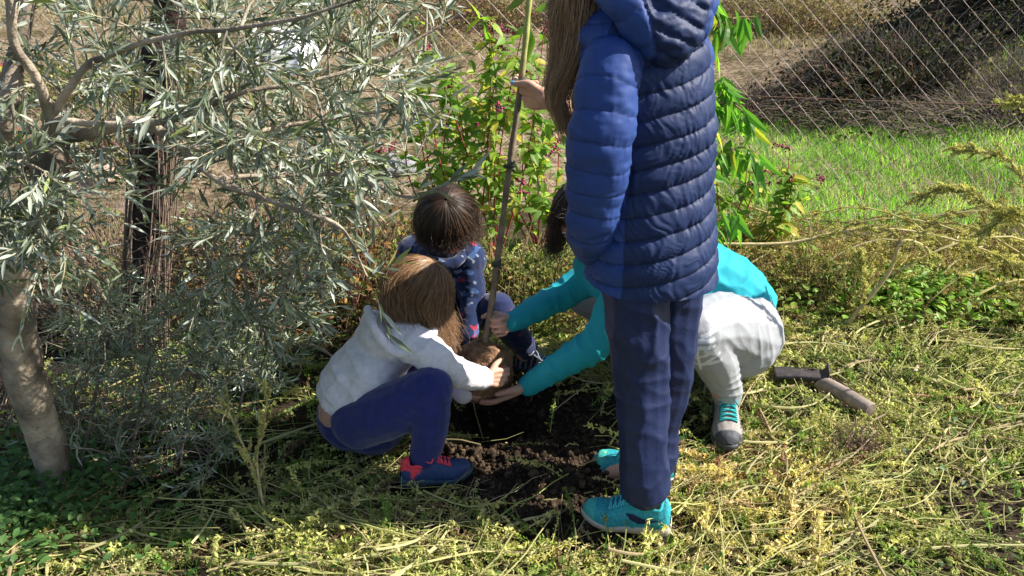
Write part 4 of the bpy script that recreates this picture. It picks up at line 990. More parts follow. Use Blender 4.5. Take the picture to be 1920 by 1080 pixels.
# ================================================================== pokeweed plants by the fence
pkT, pkF = leaf_t(6, .21, .18, .22, .75)
def pokeweed(base, h, nst, spread, seed, label, nl=95):
    r = np.random.default_rng(seed); R_ = empty('pokeweed', base, label, 'plant', 'pokeweed plants in front of the fence')
    st = Geo(); lf = Geo(); be = Geo(); PP = []
    for k in range(nst):
        a = r.uniform(0, 6.28); tip = base + np.array([math.cos(a) * spread * r.uniform(.2, 1), math.sin(a) * spread * .7 * r.uniform(.2, 1), h * r.uniform(.65, 1)])
        p = catmull([base + r.normal(0, .03, 3) * [1, 1, 0], (base + tip) / 2 + r.normal(0, .05, 3), tip], 14); PP.append(p)
    PP = np.array(PP); add_tubes(st, PP, np.linspace(.0048, .0018, 14)[None], np.array([.34, .07, .07]) * r.uniform(.6, 1.3, (nst, 1)), 6)
    nb = nst * 5; i = r.integers(0, nst, nb); j = r.integers(4, 14, nb); b0 = PP[i, j]; bd = nrm(rand_dirs(nb, r) + [0, -.1, .5]); t = np.linspace(0, 1, 6)
    BL = r.uniform(.06, .18, nb); BP = b0[:, None] + bd[:, None] * (BL[:, None] * t)[..., None]; add_tubes(st, BP, np.linspace(.003, .0012, 6)[None], np.array([.24, .09, .06]) * r.uniform(.6, 1.3, (nb, 1)), 5)
    n = nst * nl * 8 // 10; AP = np.vstack([PP[:, 4:].reshape(-1, 3), BP.reshape(-1, 3)]); b = AP[r.integers(0, len(AP), n)]; d = nrm(rand_dirs(n, r) * [1, 1, .5] + [0, 0, -.05])
    k = r.random((n, 1)); c = np.where(k < .6, [.15, .27, .03], np.where(k < .86, [.30, .40, .05], [.44, .38, .05])) * r.uniform(.7, 1.3, (n, 1))
    lf.inst(pkT, pkF, b, basis(d, nrm(rand_dirs(n, r) * .5 + [0.3, -.25, 1])), r.uniform(.038, .085, n), c)
    Vt, Ft = rock_t(3, 7, 5, .05); sp_ = PP[:, -1]
    for q in list(sp_) + list(BP[:nst // 3, -1]):
        dr = nrm(r.normal(0, 1, 3) * [1, 1, .4] + [0, -.2, -.2]); L = r.uniform(.06, .12); n2 = int(L / .0022); u = r.uniform(0, 1, n2)
        pts = q + dr * (u * L)[:, None] + r.normal(0, .006, (n2, 3)); cc = np.where(r.random((n2, 1)) < .55, [.38, .05, .12], [.04, .015, .03]) * r.uniform(.7, 1.3, (n2, 1))
        be = Geo(); be.inst(Vt, Ft, pts, np.tile(np.eye(3), (n2, 1, 1)), r.uniform(.0026, .005, n2), cc); add_tube(st, [q, q + dr * L], .0018, (.5, .04, .14), 5, 4); be.build('berry_cluster', M['nylon'], R_); be = Geo()
    st.build('stem', M['twig'], R_); lf.build('foliage', M['leaf'], R_, smooth=False); be.build('berry_cluster', M['nylon'], R_) if be.n else None
def G0(px, Y): q = at(px, 500, Y); q[2] = 0; return q
pokeweed(G0(925, 3.7), 1.12, 9, .30, 1, 'tall pokeweed with crimson stalks rising beside the stake behind the bowed head')
pokeweed(G0(1010, 3.9), .85, 8, .28, 2, 'bushy pokeweed between the stake and the long hanging hair')
pokeweed(G0(830, 4.0), .90, 7, .25, 3, 'pokeweed with a bright pink berry spike left of the stake')
pokeweed(G0(1395, 3.75), .62, 6, .26, 4, 'low pokeweed with yellowing leaves right of the quilted jacket', 70)
pokeweed(G0(690, 3.9), .72, 4, .30, 5, 'thin reddish pokeweed seen through the olive twigs', 50)
pokeweed(G0(20, 3.6), .95, 3, .15, 6, 'pokeweed with a crimson spike behind the olive trunk at the far left', 60)

# ================================================================== young peach tree behind the girl
PT_ = empty('peach_tree', G0(1322, 2.95), 'young peach tree with drooping narrow bright green leaves half hidden by the jacket', 'tree')
q_ = Tree(np.random.default_rng(8)); peT, peF = leaf_t(7, .125, .3, .35, .8)
q_.limb([G0(1310, 2.95), at(1316, 500, 2.95), at(1306, 300, 2.95), at(1300, 120, 2.95), at(1310, -60, 2.95), at(1320, -260, 2.95)], [.014, .012, .011, .009, .007, .004], (.16, .11, .08))
for a in ([(1300, 120), (1335, 60), (1375, 30), (1420, 30)], [(1303, 220), (1340, 150), (1362, 150)], [(1304, 260), (1345, 190), (1385, 200), (1405, 240)], [(1306, 320), (1350, 290), (1400, 280), (1420, 330)], [(1308, -30), (1320, -60), (1360, -90)], [(1305, 180), (1260, 100), (1230, 60)], [(1310, 460), (1350, 400), (1375, 400)], [(1306, 0), (1330, -10), (1345, 20)]):
    q_.limb([at(x, y, 2.95 + .05 * k) for k, (x, y) in enumerate(a)], [.006, .004, .003, .002], (.18, .14, .06), 6)
nd = np.array(q_.nodes[30:]); r = q_.r; n = 330; b = nd[r.integers(0, len(nd), n)] + r.normal(0, .012, (n, 3)); d = nrm(rand_dirs(n, r) * [.7, .7, .3] + [.12, -.1, -.75])
k = r.random((n, 1)); c = np.where(k < .55, [.09, .22, .03], np.where(k < .9, [.17, .34, .04], [.35, .35, .04])) * r.uniform(.7, 1.3, (n, 1))
q_.f.inst(peT, peF, b, basis(d, nrm(rand_dirs(n, r) + [.3, -.6, .3])), r.uniform(.06, .125, n), c)
q_.w.build('trunk', M['bark'], PT_); q_.f.build('crown', M['leaf'], PT_, smooth=False)

# ================================================================== cut weeds, grass, dry litter
r6 = np.random.default_rng(66)
def xyz(x, y, dz=0): return np.stack([x, y, gz(x, y) + dz], 1)
def region(n, x0, x1, y0, y1, r=r6): return r.uniform(x0, x1, n), r.uniform(y0, y1, n)
def sprig(seed, nflake=46, L=.12, fl=.0060, wspread=.013):
    """a seed-head of cut amaranth: thin stem set with small lumps"""
    r = np.random.default_rng(seed); V = []; F = []; nv = 0
    st = catmull([(0, 0, 0), (L * .5, r.uniform(-.01, .01), .008), (L, r.uniform(-.02, .02), 0)], 6); v, f = tubes(st[None], np.linspace(.0014, .0008, 6)[None], 3); V.append(v); F.append(f); nv = len(v)
    u = r.uniform(.1, 1, nflake); c = np.stack([np.interp(u, np.linspace(0, 1, 6), st[:, i]) for i in range(3)], 1) + r.normal(0, wspread * .5, (nflake, 3)) * (1.1 - .7 * u)[:, None]
    a = nrm(r.normal(size=(nflake, 3))); b = nrm(np.cross(a, r.normal(size=(nflake, 3)))); s = r.uniform(.5, 1.3, (nflake, 1)) * fl
    q = np.stack([c - a * s * .9, c + b * s * .45, c + a * s * .9, c - b * s * .45], 1).reshape(-1, 3); V.append(q); F.append(np.arange(nflake * 4).reshape(-1, 4) + nv)
    return np.vstack(V), np.vstack(F)
SPR = [sprig(k, 50, .10 + .02 * (k % 3)) for k in range(6)]
SPK = [sprig(k + 20, 60, .09, .0105, .012) for k in range(6)]
g = Geo()
def litter_cols(n, r):
    k = r.random((n, 1)); return np.where(k < .48, [.46, .44, .15], np.where(k < .66, [.19, .27, .055], np.where(k < .92, [.48, .42, .20], [.18, .11, .06]))) * r.uniform(.6, 1.35, (n, 1))
def flat_dirs(n, r, tilt=.22): a = r.uniform(0, 6.28, n); return nrm(np.stack([np.cos(a), np.sin(a), r.normal(0, tilt, n)], 1))
FEET = [(.27, 1.90, .07), (.33, 1.90, .07), (.39, 1.90, .07), (.22, 1.93, .06), (.30, 2.13, .06), (.38, 2.10, .06), (-.27, 2.08, .06), (-.20, 2.10, .06), (-.15, 2.12, .06), (.56, 2.32, .07), (.56, 2.42, .07)]
def lit_density(x, y):
    p = np.stack([x, y, 0 * x], 1); d = 1 - np.clip(soil(x, y) * 1.6, 0, .985); d = d * np.clip(.86 + 1.0 * fbm(p * 3.1, 3, 71), .04, 1)
    for fx, fy_, fr in FEET: d = d * np.clip((np.hypot(x - fx, y - fy_) - fr) / .03, 0, 1)
    shade = np.clip((-.30 - x) / .2, 0, 1) * np.clip((y - 2.0) / .15, 0, 1); return d * (1 - .85 * shade)
N = 24000; x, y = region(N, -1.7, 2.7, 1.12, 4.0); ok = r6.random(N) < lit_density(x, y); x, y = x[ok], y[ok]
for k, (Vt, Ft) in enumerate(SPR):
    s = slice(k, None, 6); n = len(x[s]); pt = fbm(np.stack([x[s], y[s], 0 * x[s]], 1) * 1.7, 2, 83)[:, None]; g.inst(Vt, Ft, xyz(x[s], y[s], r6.uniform(.002, .032, n)), basis(flat_dirs(n, r6), nrm(rand_dirs(n, r6) * .3 + [0, 0, 1])), r6.uniform(.55, 1.5, n), litter_cols(n, r6) * (1 + pt * [.30, .12, .25]))
# thick cut stalks
N = 4200; x, y = region(N, -1.6, 2.7, 1.1, 4.0); ok = r6.random(N) < lit_density(x, y) * .8 + .06; x, y = x[ok], y[ok]; N = len(x)
a = np.where(r6.random(N) < .6, r6.normal(.35, .5, N), r6.uniform(0, 6.28, N)); L = r6.uniform(.06, .34, N) * np.where(soil(x, y) > .5, .35, 1); t = np.linspace(-.5, .5, 6); d = np.stack([np.cos(a), np.sin(a)], 1)
X = x[:, None] + d[:, :1] * L[:, None] * t + r6.normal(0, .004, (N, 6)); Y = y[:, None] + d[:, 1:] * L[:, None] * t + r6.normal(0, .004, (N, 6))
Z = gz(X, Y) + r6.uniform(.004, .035, (N, 1)) + r6.normal(0, .15, (N, 1)) * L[:, None] * t; Z = np.maximum(Z, gz(X, Y) + .001)
cs = np.where(r6.random((N, 1)) < .55, [.40, .37, .16], np.where(r6.random((N, 1)) < .6, [.32, .24, .13], [.18, .12, .08])) * r6.uniform(.7, 1.2, (N, 1))
add_tubes(g, np.stack([X, Y, Z], -1), np.linspace(1, .6, 6)[None] * np.clip(r6.lognormal(-6.3, .45, (N, 1)), .0009, .0042), cs, 5)
# long flattened pale stems lying in swathes
N = 5600; x, y = region(N, -1.6, 2.7, 1.1, 3.9); ok = r6.random(N) < lit_density(x, y) * .9; x, y = x[ok], y[ok]; N = len(x)
a = 1.6 * vnoise(np.stack([x * 1.3, y * 1.3, 0 * x], 1), 31) + .45 + r6.normal(0, .35, N); L = r6.uniform(.12, .50, N); t = np.linspace(-.5, .5, 8); d = np.stack([np.cos(a), np.sin(a)], 1); cv = r6.normal(0, .12, (N, 1)) * L[:, None]
X = x[:, None] + d[:, :1] * L[:, None] * t - d[:, 1:] * cv * (t ** 2) * 4; Y = y[:, None] + d[:, 1:] * L[:, None] * t + d[:, :1] * cv * (t ** 2) * 4
Z = gz(X, Y) + r6.uniform(.018, .05, (N, 1)) + r6.normal(0, .10, (N, 1)) * L[:, None] * t; Z = np.maximum(Z, gz(X, Y) + .002)
cs = np.where(r6.random((N, 1)) < .6, [.50, .47, .20], np.where(r6.random((N, 1)) < .6, [.42, .34, .20], [.30, .34, .10])) * r6.uniform(.7, 1.2, (N, 1))
add_tubes(g, np.stack([X, Y, Z], -1), np.linspace(1, .5, 8)[None] * np.clip(r6.lognormal(-6.45, .4, (N, 1)), .0008, .0032), cs, 5)
# a few hundred thick pale stalks on top
N = 420; x, y = region(N, -1.5, 2.7, 1.15, 3.6); ok = r6.random(N) < lit_density(x, y); x, y = x[ok], y[ok]; N = len(x); a = r6.normal(.45, .6, N); L = r6.uniform(.12, .45, N); t = np.linspace(-.5, .5, 9); d = np.stack([np.cos(a), np.sin(a)], 1); cv = r6.normal(0, .2, (N, 1)) * L[:, None]
X = x[:, None] + d[:, :1] * L[:, None] * t - d[:, 1:] * cv * t ** 2 * 3; Y = y[:, None] + d[:, 1:] * L[:, None] * t + d[:, :1] * cv * t ** 2 * 3; Z = gz(x, y)[:, None] + r6.uniform(.03, .055, (N, 1)) + r6.normal(0, .12, (N, 1)) * L[:, None] * t
rr_ = r6.uniform(.0028, .0052, (N, 1)) * np.linspace(1, .55, 9)[None] * (1 + .12 * np.sin(t * 40)[None])
add_tubes(g, np.stack([X, Y, np.maximum(Z, gz(X, Y) + .004)], -1), rr_, np.where(r6.random((N, 1)) < .6, [.52, .48, .24], [.44, .34, .20]) * r6.uniform(.7, 1.15, (N, 1)), 6)
tag(g.build('cut_weeds', M['litter'], smooth=False), 'yellow-green cut weeds with seed heads strewn over the ground', 'cut weeds', kind='stuff')

# green blades
def blades(name, x, y, h, wd, cols, r, lean=.5, label='', cat='grass', K=4):
    n = len(x); a = r.uniform(0, 6.28, n); d = np.stack([np.cos(a), np.sin(a), 0 * a], 1); hh = h * r.uniform(.5, 1.3, n); ln = lean * r.uniform(.2, 1.2, n)
    t = np.linspace(0, 1, K); C0 = xyz(x, y)[:, None] + d[:, None] * (hh * ln)[:, None, None] * (t ** 1.7)[None, :, None] + np.array([0, 0, 1]) * (hh[:, None] * (t - .35 * ln[:, None] * t ** 2.2))[..., None]
    s = np.cross(d, [0, 0, 1])[:, None] * (wd * r.uniform(.6, 1.3, n))[:, None, None] * (1 - t ** 1.5 * .9)[None, :, None]
    V = np.stack([C0 - s, C0 + s], 2).reshape(-1, 3); q = np.array([[2 * i, 2 * i + 1, 2 * i + 3, 2 * i + 2] for i in range(K - 1)])
    F = (q[None] + (np.arange(n) * 2 * K)[:, None, None]).reshape(-1, 4); g = Geo(); g.add(V, F, np.repeat(cols, 2 * K, 0)); return g
x, y = region(26000, -1.6, 2.6, 1.15, 4.2); p = np.stack([x, y, 0 * x], 1)
dn = (1 - soil(x, y)) * (.22 + .75 * np.clip(fbm(p * 2.6, 2, 91) + .1, 0, 1) + .5 * np.clip((-.3 - x) / .2, 0, 1)); ok = r6.random(len(x)) < dn; x, y = x[ok], y[ok]; n = len(x)
c = np.where(r6.random((n, 1)) < .75, [.09, .17, .03], [.20, .26, .06]) * r6.uniform(.6, 1.4, (n, 1))
tag(blades('grass', x, y, .055, .0016, c, r6).build('grass', M['leaf'], smooth=False), 'short green grass growing between the cut weeds', 'grass', kind='stuff')
# broad little leaves
lfT, lfF = leaf_t(4, .30, .15, .2, .8)
def lowleaves(name, x, y, size, cols, label, hmax=.06):
    n = len(x); g = Geo(); g.inst(lfT, lfF, xyz(x, y, r6.uniform(.004, hmax, n)), basis(flat_dirs(n, r6, .35), nrm(rand_dirs(n, r6) * .5 + [0.2, -.1, 1])), size * r6.uniform(.5, 1.4, n), cols)
    tag(g.build(name, M['leaf'], smooth=False), label, 'ground cover', kind='stuff')
x, y = region(9000, -1.6, 2.7, 1.15, 4.2); p = np.stack([x, y, 0 * x], 1); ok = r6.random(len(x)) < (1 - soil(x, y)) * (.15 + .8 * np.clip(fbm(p * 3, 2, 14), 0, 1) + .4 * np.clip((-.3 - x) / .2, 0, 1)); x, y = x[ok], y[ok]; n = len(x)
lowleaves('low_green_leaves', x, y, .021, np.where(r6.random((n, 1)) < .6, [.055, .13, .03], [.13, .22, .035]) * r6.uniform(.6, 1.3, (n, 1)), 'small green leaves of low weeds between the cut stalks')
q = gnd(60, 990); n = 3000; x = r6.normal(q[0] - .05, .17, n); y = r6.normal(q[1] + .02, .16, n)
lowleaves('nettle_patch', x, y, .025, np.array([.09, .18, .05]) * r6.uniform(.6, 1.3, (n, 1)), 'patch of dark green nettle-like leaves at the foot of the olive tree', .12)
x = r6.normal(at(1740, 540, 3.4)[0], .30, 5200); y = r6.normal(3.38, .13, 5200); n = len(x)
lowleaves('bright_green_weeds', x, y, .034, np.array([.24, .38, .06]) * r6.uniform(.7, 1.3, (n, 1)), 'bright green leafy weeds beneath the dry stalks at the right', .15)

# heap of dry stalks along the foot of the fence
g = Geo()
def heap(N, L0, L1, hump, zmax, rad, cols, spread):
    x = r6.uniform(.75, 3.0, N); y = 3.88 - .16 * x + r6.normal(0, spread, N); a = r6.normal(0, .45, N) + np.where(r6.random(N) < .3, r6.uniform(0, 3, N), 0); L = r6.uniform(L0, L1, N)
    d = np.stack([np.cos(a), np.sin(a) * .6, r6.normal(0, .12, N)], 1); t = np.linspace(-.5, .5, 10)
    P = xyz(x, y, .01 + zmax * r6.random(N) ** 1.6)[:, None] + d[:, None] * (L[:, None] * t)[..., None] + np.array([0, 0, 1]) * (r6.uniform(0, hump, (N, 1)) * L[:, None] * (.25 - t ** 2) * 4)[..., None]
    P = P + r6.normal(0, .004, P.shape).cumsum(1); P[..., 2] = np.maximum(P[..., 2], .004)
    add_tubes(g, P, np.clip(r6.lognormal(math.log(rad), .35, (N, 1)), .0008, .006) * np.linspace(1, .45, 10)[None], np.where(r6.random((N, 1)) < .6, cols[0], cols[1]) * r6.uniform(.6, 1.3, (N, 1)), 5); return P
heap(700, .2, .7, .05, .08, .0020, ([.16, .11, .085], [.30, .22, .14]), .12)
AR = heap(110, .45, 1.1, .30, .10, .0042, ([.52, .44, .24], [.40, .34, .14]), .20)
for P_ in AR:
    n = 34; i = r6.integers(2, 9, n); Vt, Ft = SPK[int(r6.integers(0, 6))]; g.inst(Vt, Ft, P_[i] + r6.normal(0, .008, (n, 3)), basis(nrm(P_[i + 1] - P_[i] + rand_dirs(n, r6) * .05), rand_dirs(n, r6)), r6.uniform(.3, .62, n), np.array([.52, .46, .18]) * r6.uniform(.6, 1.3, (n, 1)))
n = 2600; x = r6.uniform(.8, 3.0, n); y = 3.78 - .16 * x + r6.normal(0, .19, n)
for k, (Vt, Ft) in enumerate(SPR):
    s = slice(k, None, 6); m_ = len(x[s]); g.inst(Vt, Ft, xyz(x[s], y[s], .02 + .17 * r6.random(m_) ** 1.3), basis(nrm(rand_dirs(m_, r6) + [0, 0, .2]), rand_dirs(m_, r6)), r6.uniform(.6, 1.3, m_), np.where(r6.random((m_, 1)) < .6, [.42, .36, .13], [.26, .18, .08]) * r6.uniform(.6, 1.3, (m_, 1)))
tag(g.build('dry_stalk_heap', M['litter'], smooth=False), 'tangled heap of dry straw-coloured stalks along the foot of the fence', 'dry stalks', kind='stuff')

def weed_stalk(pts, label, seed, rad=.0035, dens=75, grp='arching dry weed stalks'):
    r = np.random.default_rng(seed); o = empty('weed_stalk', pts[0], label, 'weed stalk', grp); P = catmull(pts, 50); g = Geo()
    add_tubes(g, P[None], np.linspace(rad, rad * .45, 50)[None] * 1.5, (.46, .37, .19), 7); g.build('stem', M['twig'], o)
    g = Geo(); n = dens; i = r.integers(10, 50, n); b = P[i]; tg_ = nrm(P[np.minimum(i + 1, 49)] - P[i - 1]); d = nrm(tg_ + rand_dirs(n, r) * .6)
    for k, (Vt, Ft) in enumerate(SPK): s = slice(k, None, 6); g.inst(Vt, Ft, b[s], basis(d[s], rand_dirs(len(b[s]), r)), r.uniform(.35, .62, len(b[s])) , np.array([.50, .46, .17]) * r.uniform(.7, 1.25, (len(b[s]), 1)))
    g.build('seed_head', M['litter'], o, smooth=False)
weed_stalk([at(1990, 560, 2.6), at(1960, 420, 2.55), at(1900, 310, 2.55), at(1850, 285, 2.55), at(1800, 280, 2.55)], 'thin dry stalk tip pointing left in front of the grass at the right edge', 1, .003, 60)
weed_stalk([at(2000, 640, 2.9), at(1935, 450, 2.85), at(1860, 385, 2.85), at(1790, 352, 2.85), at(1715, 375, 2.85)], 'arching dry stalk whose seed heads droop over the green grass', 2, .0035, 110)
weed_stalk([at(1990, 330, 2.5), at(1940, 205, 2.5), at(1885, 195, 2.5)], 'pale seed-head tip reaching in from the right edge above the other stalks', 3, .003, 40)
weed_stalk([at(1560, 640, 3.1), at(1660, 520, 3.1), at(1690, 455, 3.1), at(1730, 460, 3.12), at(1745, 478, 3.12)], 'hooked thick pale stalk standing out of the dry heap', 4, .006, 20)
weed_stalk([at(1350, 458, 3.3), at(1480, 455, 3.3), at(1600, 430, 3.3), at(1720, 435, 3.3), at(1850, 470, 3.25), at(1940, 520, 3.2)], 'long low stalk arching over the whole dry heap', 5, .0045, 130)
weed_stalk([at(1995, 720, 2.7), at(1960, 500, 2.75), at(1905, 400, 2.8), at(1840, 440, 2.85)], 'stalk with tufted heads bending down at the right edge', 6, .0035, 100)
weed_stalk([gnd(505, 985), at(475, 880, 2.02), at(440, 800, 2.02), at(420, 740, 2.04)], 'yellow-green leafy stalk standing up beside the olive suckers', 7, .0028, 22, 'standing weed stalks')
weed_stalk([gnd(500, 985), at(482, 860, 2.03), at(500, 760, 2.04), at(492, 720, 2.04)], 'bright yellow-tipped stalk next to the leafy one', 8, .0024, 18, 'standing weed stalks')
weed_stalk([gnd(1612, 600), at(1618, 540, 3.05), at(1612, 480, 3.05)], 'short upright blackish stalk crowned with brown seed heads', 9, .003, 70, 'standing weed stalks')

# branches lying on the ground at the right
def fallen(name, pts, rad, col, label, cat):
    g = Geo(); P = wobble(catmull(pts, 40), .006, 9, 4); P[:, 2] = np.maximum(P[:, 2], .008); add_tubes(g, P[None], rad * (1 - .4 * np.linspace(0, 1, 40))[None] * (1 + .25 * fbm(P * 30, 2, 3))[None], col, 8)
    tag(g.build(name, M['bark']), label, cat, 'fallen branches and stalks')
fallen('fallen_branch', [gnd(1440, 590, .02), gnd(1600, 580, .02), gnd(1760, 602, .03), gnd(1920, 625, .02)], .014, (.06, .045, .035), 'long dark branch lying behind the squatting woman', 'branch')
fallen('fallen_branch', [gnd(1715, 700, .02), gnd(1735, 660, .03), gnd(1757, 622, .05)], .008, (.35, .27, .17), 'short pale stick pointing away on the grass', 'stick')
fallen('fallen_branch', [gnd(1700, 740, .02), gnd(1800, 745, .03), gnd(1870, 738, .02)], .008, (.25, .13, .08), 'reddish-brown stalk lying beyond the mattock handle', 'stick')
fallen('fallen_branch', [gnd(1785, 915, .02), gnd(1830, 870, .03), gnd(1870, 840, .02)], .006, (.42, .35, .22), 'pale forked stalk at the right edge of the cut weeds', 'stick')
fallen('fallen_branch', [gnd(1480, 990, .02), gnd(1560, 900, .03), gnd(1400, 960, .02)][:2], .006, (.42, .38, .18), 'straight yellow stalk right of the grey hiking shoe', 'stick')
fallen('fallen_branch', [gnd(560, 640, .03), gnd(600, 655, .02), gnd(625, 668, .02)], .008, (.35, .28, .17), 'broken stick behind the hooded child', 'stick')
fallen('fallen_branch', [gnd(640, 925, .02), gnd(690, 955, .03), gnd(720, 980, .02)], .007, (.33, .30, .15), 'pale stalk in the shade in front of the child', 'stick')
fallen('fallen_branch', [gnd(400, 1030, .02), gnd(500, 1000, .03), gnd(610, 985, .02)], .005, (.45, .42, .18), 'thick straw-yellow stalk at the bottom left', 'stick')
fallen('fallen_branch', [gnd(900, 1010, .02), gnd(960, 985, .04), gnd(1035, 955, .03)], .006, (.42, .38, .2), 'stalk lying across the crumbled soil before the turquoise shoes', 'stick')

# mattock
MT_ = empty('mattock', gnd(1545, 710), 'mattock with a grey weathered wooden handle lying in the cut weeds', 'tool')
g = Geo(); a_ = gnd(1538, 716, .05); b_ = gnd(1632, 772, .05); b_[2] = .055; P = catmull([a_, (a_ + b_) / 2 + [0, 0, .004], b_], 30); d_ = nrm(b_ - a_)
V, F = tubes(P[None], np.interp(np.linspace(0, 1, 30), [0, .1, .8, .97, 1], [.028, .026, .025, .026, .022])[None], 18); g.add(V, F, (.25, .20, .165)); n0 = g.n
g.V.append(np.vstack([V[-18:], [P[-1] + d_ * .003]])); g.C.append(np.tile((.22, .17, .14), (19, 1))); g.n += 19; g.T.append(np.array([[n0 + j, n0 + (j + 1) % 18, n0 + 18] for j in range(18)])); g.MT.append(np.zeros(18))
g.build('handle', M['wood'], MT_)
g = Geo(); c = gnd(1543, 706, .065); side_ = nrm(np.cross(d_, [0, 0, 1])); e_ = gnd(1450, 700, .06)
P = catmull([c + [.02, .01, .0], c, (c + e_) / 2 + [0, 0, .004], e_], 24); u_ = nrm(e_ - c); s_ = nrm(np.cross(u_, [0, 0, 1]))
w_ = np.interp(np.linspace(0, 1, 24), [0, .15, .22, 1], [.034, .038, .030, .036]); h_ = np.interp(np.linspace(0, 1, 24), [0, .2, .28, 1], [.036, .036, .014, .009])
ring = [(1, -.8), (1, .8), (.8, 1), (-.8, 1), (-1, .8), (-1, -.8), (-.8, -1), (.8, -1)]
V = np.stack([P + np.array([0, 0, 1.]) * h_[:, None] * a + s_ * w_[:, None] * b for a, b in ring], 1).reshape(-1, 3); g.add(V, grid(None, 8, 24, True), (.055, .045, .045)); g.V[-1] = V
g.n += 2; g.V.append(np.array([P[0], P[-1]])); g.C.append(np.tile((.1, .085, .085), (2, 1))); nn = 8 * 24
g.T.append(np.array([[(j + 1) % 8, j, nn] for j in range(8)] + [[nn - 8 + j, nn - 8 + (j + 1) % 8, nn + 1] for j in range(8)])); g.MT.append(np.zeros(16))
g.build('head', M['iron'], MT_)
g = Geo(); b = gnd(1600, 862); b[2] = .03; n = 260; r = r6; d = nrm(rand_dirs(n, r) + [0, -.1, .7]); t = np.linspace(0, 1, 6); L = r.uniform(.03, .11, n)
P = b + r.normal(0, .025, (n, 1, 3)) * [1.6, 1, .3] + d[:, None] * (L[:, None] * t)[..., None] + r.normal(0, .003, (n, 6, 3)); add_tubes(g, P, .0008, np.array([.15, .10, .08]) * r.uniform(.6, 1.4, (n, 1)), 3)
tag(g.build('root_clump', M['twig']), 'brown clump of torn-up fine roots lying on the cut weeds', 'root clump')
# ================================================================== the field beyond the fence
r7 = np.random.default_rng(77)
x, y = r7.uniform(.3, 6.5, 90000), r7.uniform(4.25, 6.6, 90000); p = np.stack([x, y, 0 * x], 1)
dn = np.clip(1.1 - .6 * np.clip((y - 5.6) / .8, 0, 1) + .5 * fbm(p * 1.6, 2, 3), 0, 1) * np.clip((x + .2 * fbm(p * 2, 2, 6) - .75) / .5, 0, 1) * (y > fy(x) + .02); ok = r7.random(len(x)) < dn; x, y = x[ok], y[ok]; n = len(x)
pn = fbm(np.stack([x, y, 0 * x], 1) * 2.4, 3, 61)[:, None]; c = np.where(r7.random((n, 1)) < .90 - .45 * np.clip(pn, 0, 1), [.18, .36, .045], [.38, .40, .16]) * r7.uniform(.7, 1.3, (n, 1)) * (1 + .25 * pn)
tag(blades('g', x, y, .055, .0022, c, r7, .8).build('field_grass', M['leaf'], smooth=False), 'bright green grass field beyond the wire fence', 'grass', kind='stuff')
x, y = r7.uniform(-7, 9, 60000), 4.7 + 9 * r7.random(60000) ** 1.5; p = np.stack([x, y, 0 * x], 1); ok = r7.random(len(x)) < np.clip(.25 + fbm(p * 1.1, 3, 8), 0, 1) * (y > fy(x)); x, y = x[ok], y[ok]; n = len(x)
k = r7.random((n, 1)); c = np.where(k < .6, [.42, .34, .22], np.where(k < .85, [.28, .28, .12], [.22, .12, .08])) * r7.uniform(.6, 1.3, (n, 1))
tag(blades('g', x, y, .13, .0028, c, r7, .9).build('dry_grass', M['litter'], smooth=False), 'pale dry grass and straw covering the field beyond the fence', 'dry grass', kind='stuff')
def bush(c, rad, nleaf, ntw, lcols, tcol, leafL, label, name='shrub', grp='shrubs beyond the fence', tL=.3, tmpl=(lfT, lfF), seed=0, cat='shrub'):
    r = np.random.default_rng(seed); c = np.array(c, float); rad = np.array(rad, float)
    base = np.array([c[0], c[1], float(gz(c[0], c[1]))]); o = empty(name, base, label, cat, grp)
    def pts(n, inner=.2):
        u = rand_dirs(n, r) * r.uniform(inner, 1, (n, 1)) ** .5; u[:, 2] = np.abs(u[:, 2]); q = u * rad; q = q * (1 + .55 * fbm(u * 2.2 + seed, 2, seed))[:, None]; q = q + c
        q[:, 2] = np.maximum(q[:, 2] - c[2] + gz(q[:, 0], q[:, 1]), gz(q[:, 0], q[:, 1])); return q
    g = Geo(); q = pts(ntw); d = nrm((q - (base)) + rand_dirs(ntw, r) * .5 * rad.mean() + [0, 0, .2]); t = np.linspace(-1, .4, 6); L = tL * r.uniform(.4, 1.2, ntw)
    P = q[:, None] + d[:, None] * (L[:, None] * t)[..., None] + np.array([0, 0, -1]) * (L[:, None] * t ** 2 * .25)[..., None] + r.normal(0, .006, (ntw, 6, 3))
    add_tubes(g, P, np.linspace(.003, .0011, 6)[None] * r.uniform(.5, 1.2, (ntw, 1)), np.array(tcol) * r.uniform(.6, 1.3, (ntw, 1)), 4); g.build('twigs', M['twig'], o)
    g = Geo(); q = pts(nleaf, .05); cl = fbm(q * 2.5, 2, seed + 4)[:, None]; k = (r.random((nleaf, 1)) + cl * .35); cc = np.where(k < .5, lcols[0], np.where(k < .85, lcols[1], lcols[2])) * r.uniform(.6, 1.3, (nleaf, 1))
    g.inst(*tmpl, q, basis(rand_dirs(nleaf, r), nrm(rand_dirs(nleaf, r) + [0.3, -.2, .8])), leafL * r.uniform(.5, 1.3, nleaf), cc); g.build('foliage', M['litter'], o, smooth=False)
DK = ([.030, .034, .018], [.065, .07, .03], [.10, .045, .025]); OLV = ([.07, .085, .05], [.12, .14, .09], [.05, .06, .035]); RU = ([.16, .14, .06], [.25, .13, .08], [.28, .26, .10]); YG = ([.20, .20, .07], [.13, .17, .05], [.30, .24, .10])
bush((4.7, 7.1, 0), (1.7, 1.1, .55), 42000, 3600, DK, (.12, .085, .06), .042, 'big dark bramble mound on the bank beyond the fence', seed=1, tL=.5, cat='bramble')
bush((2.75, 6.6, 0), (.9, .6, .42), 12000, 1800, DK, (.17, .13, .10), .032, 'grey dry-twigged bramble at the left end of the dark mound', seed=2, tL=.4, cat='bramble')
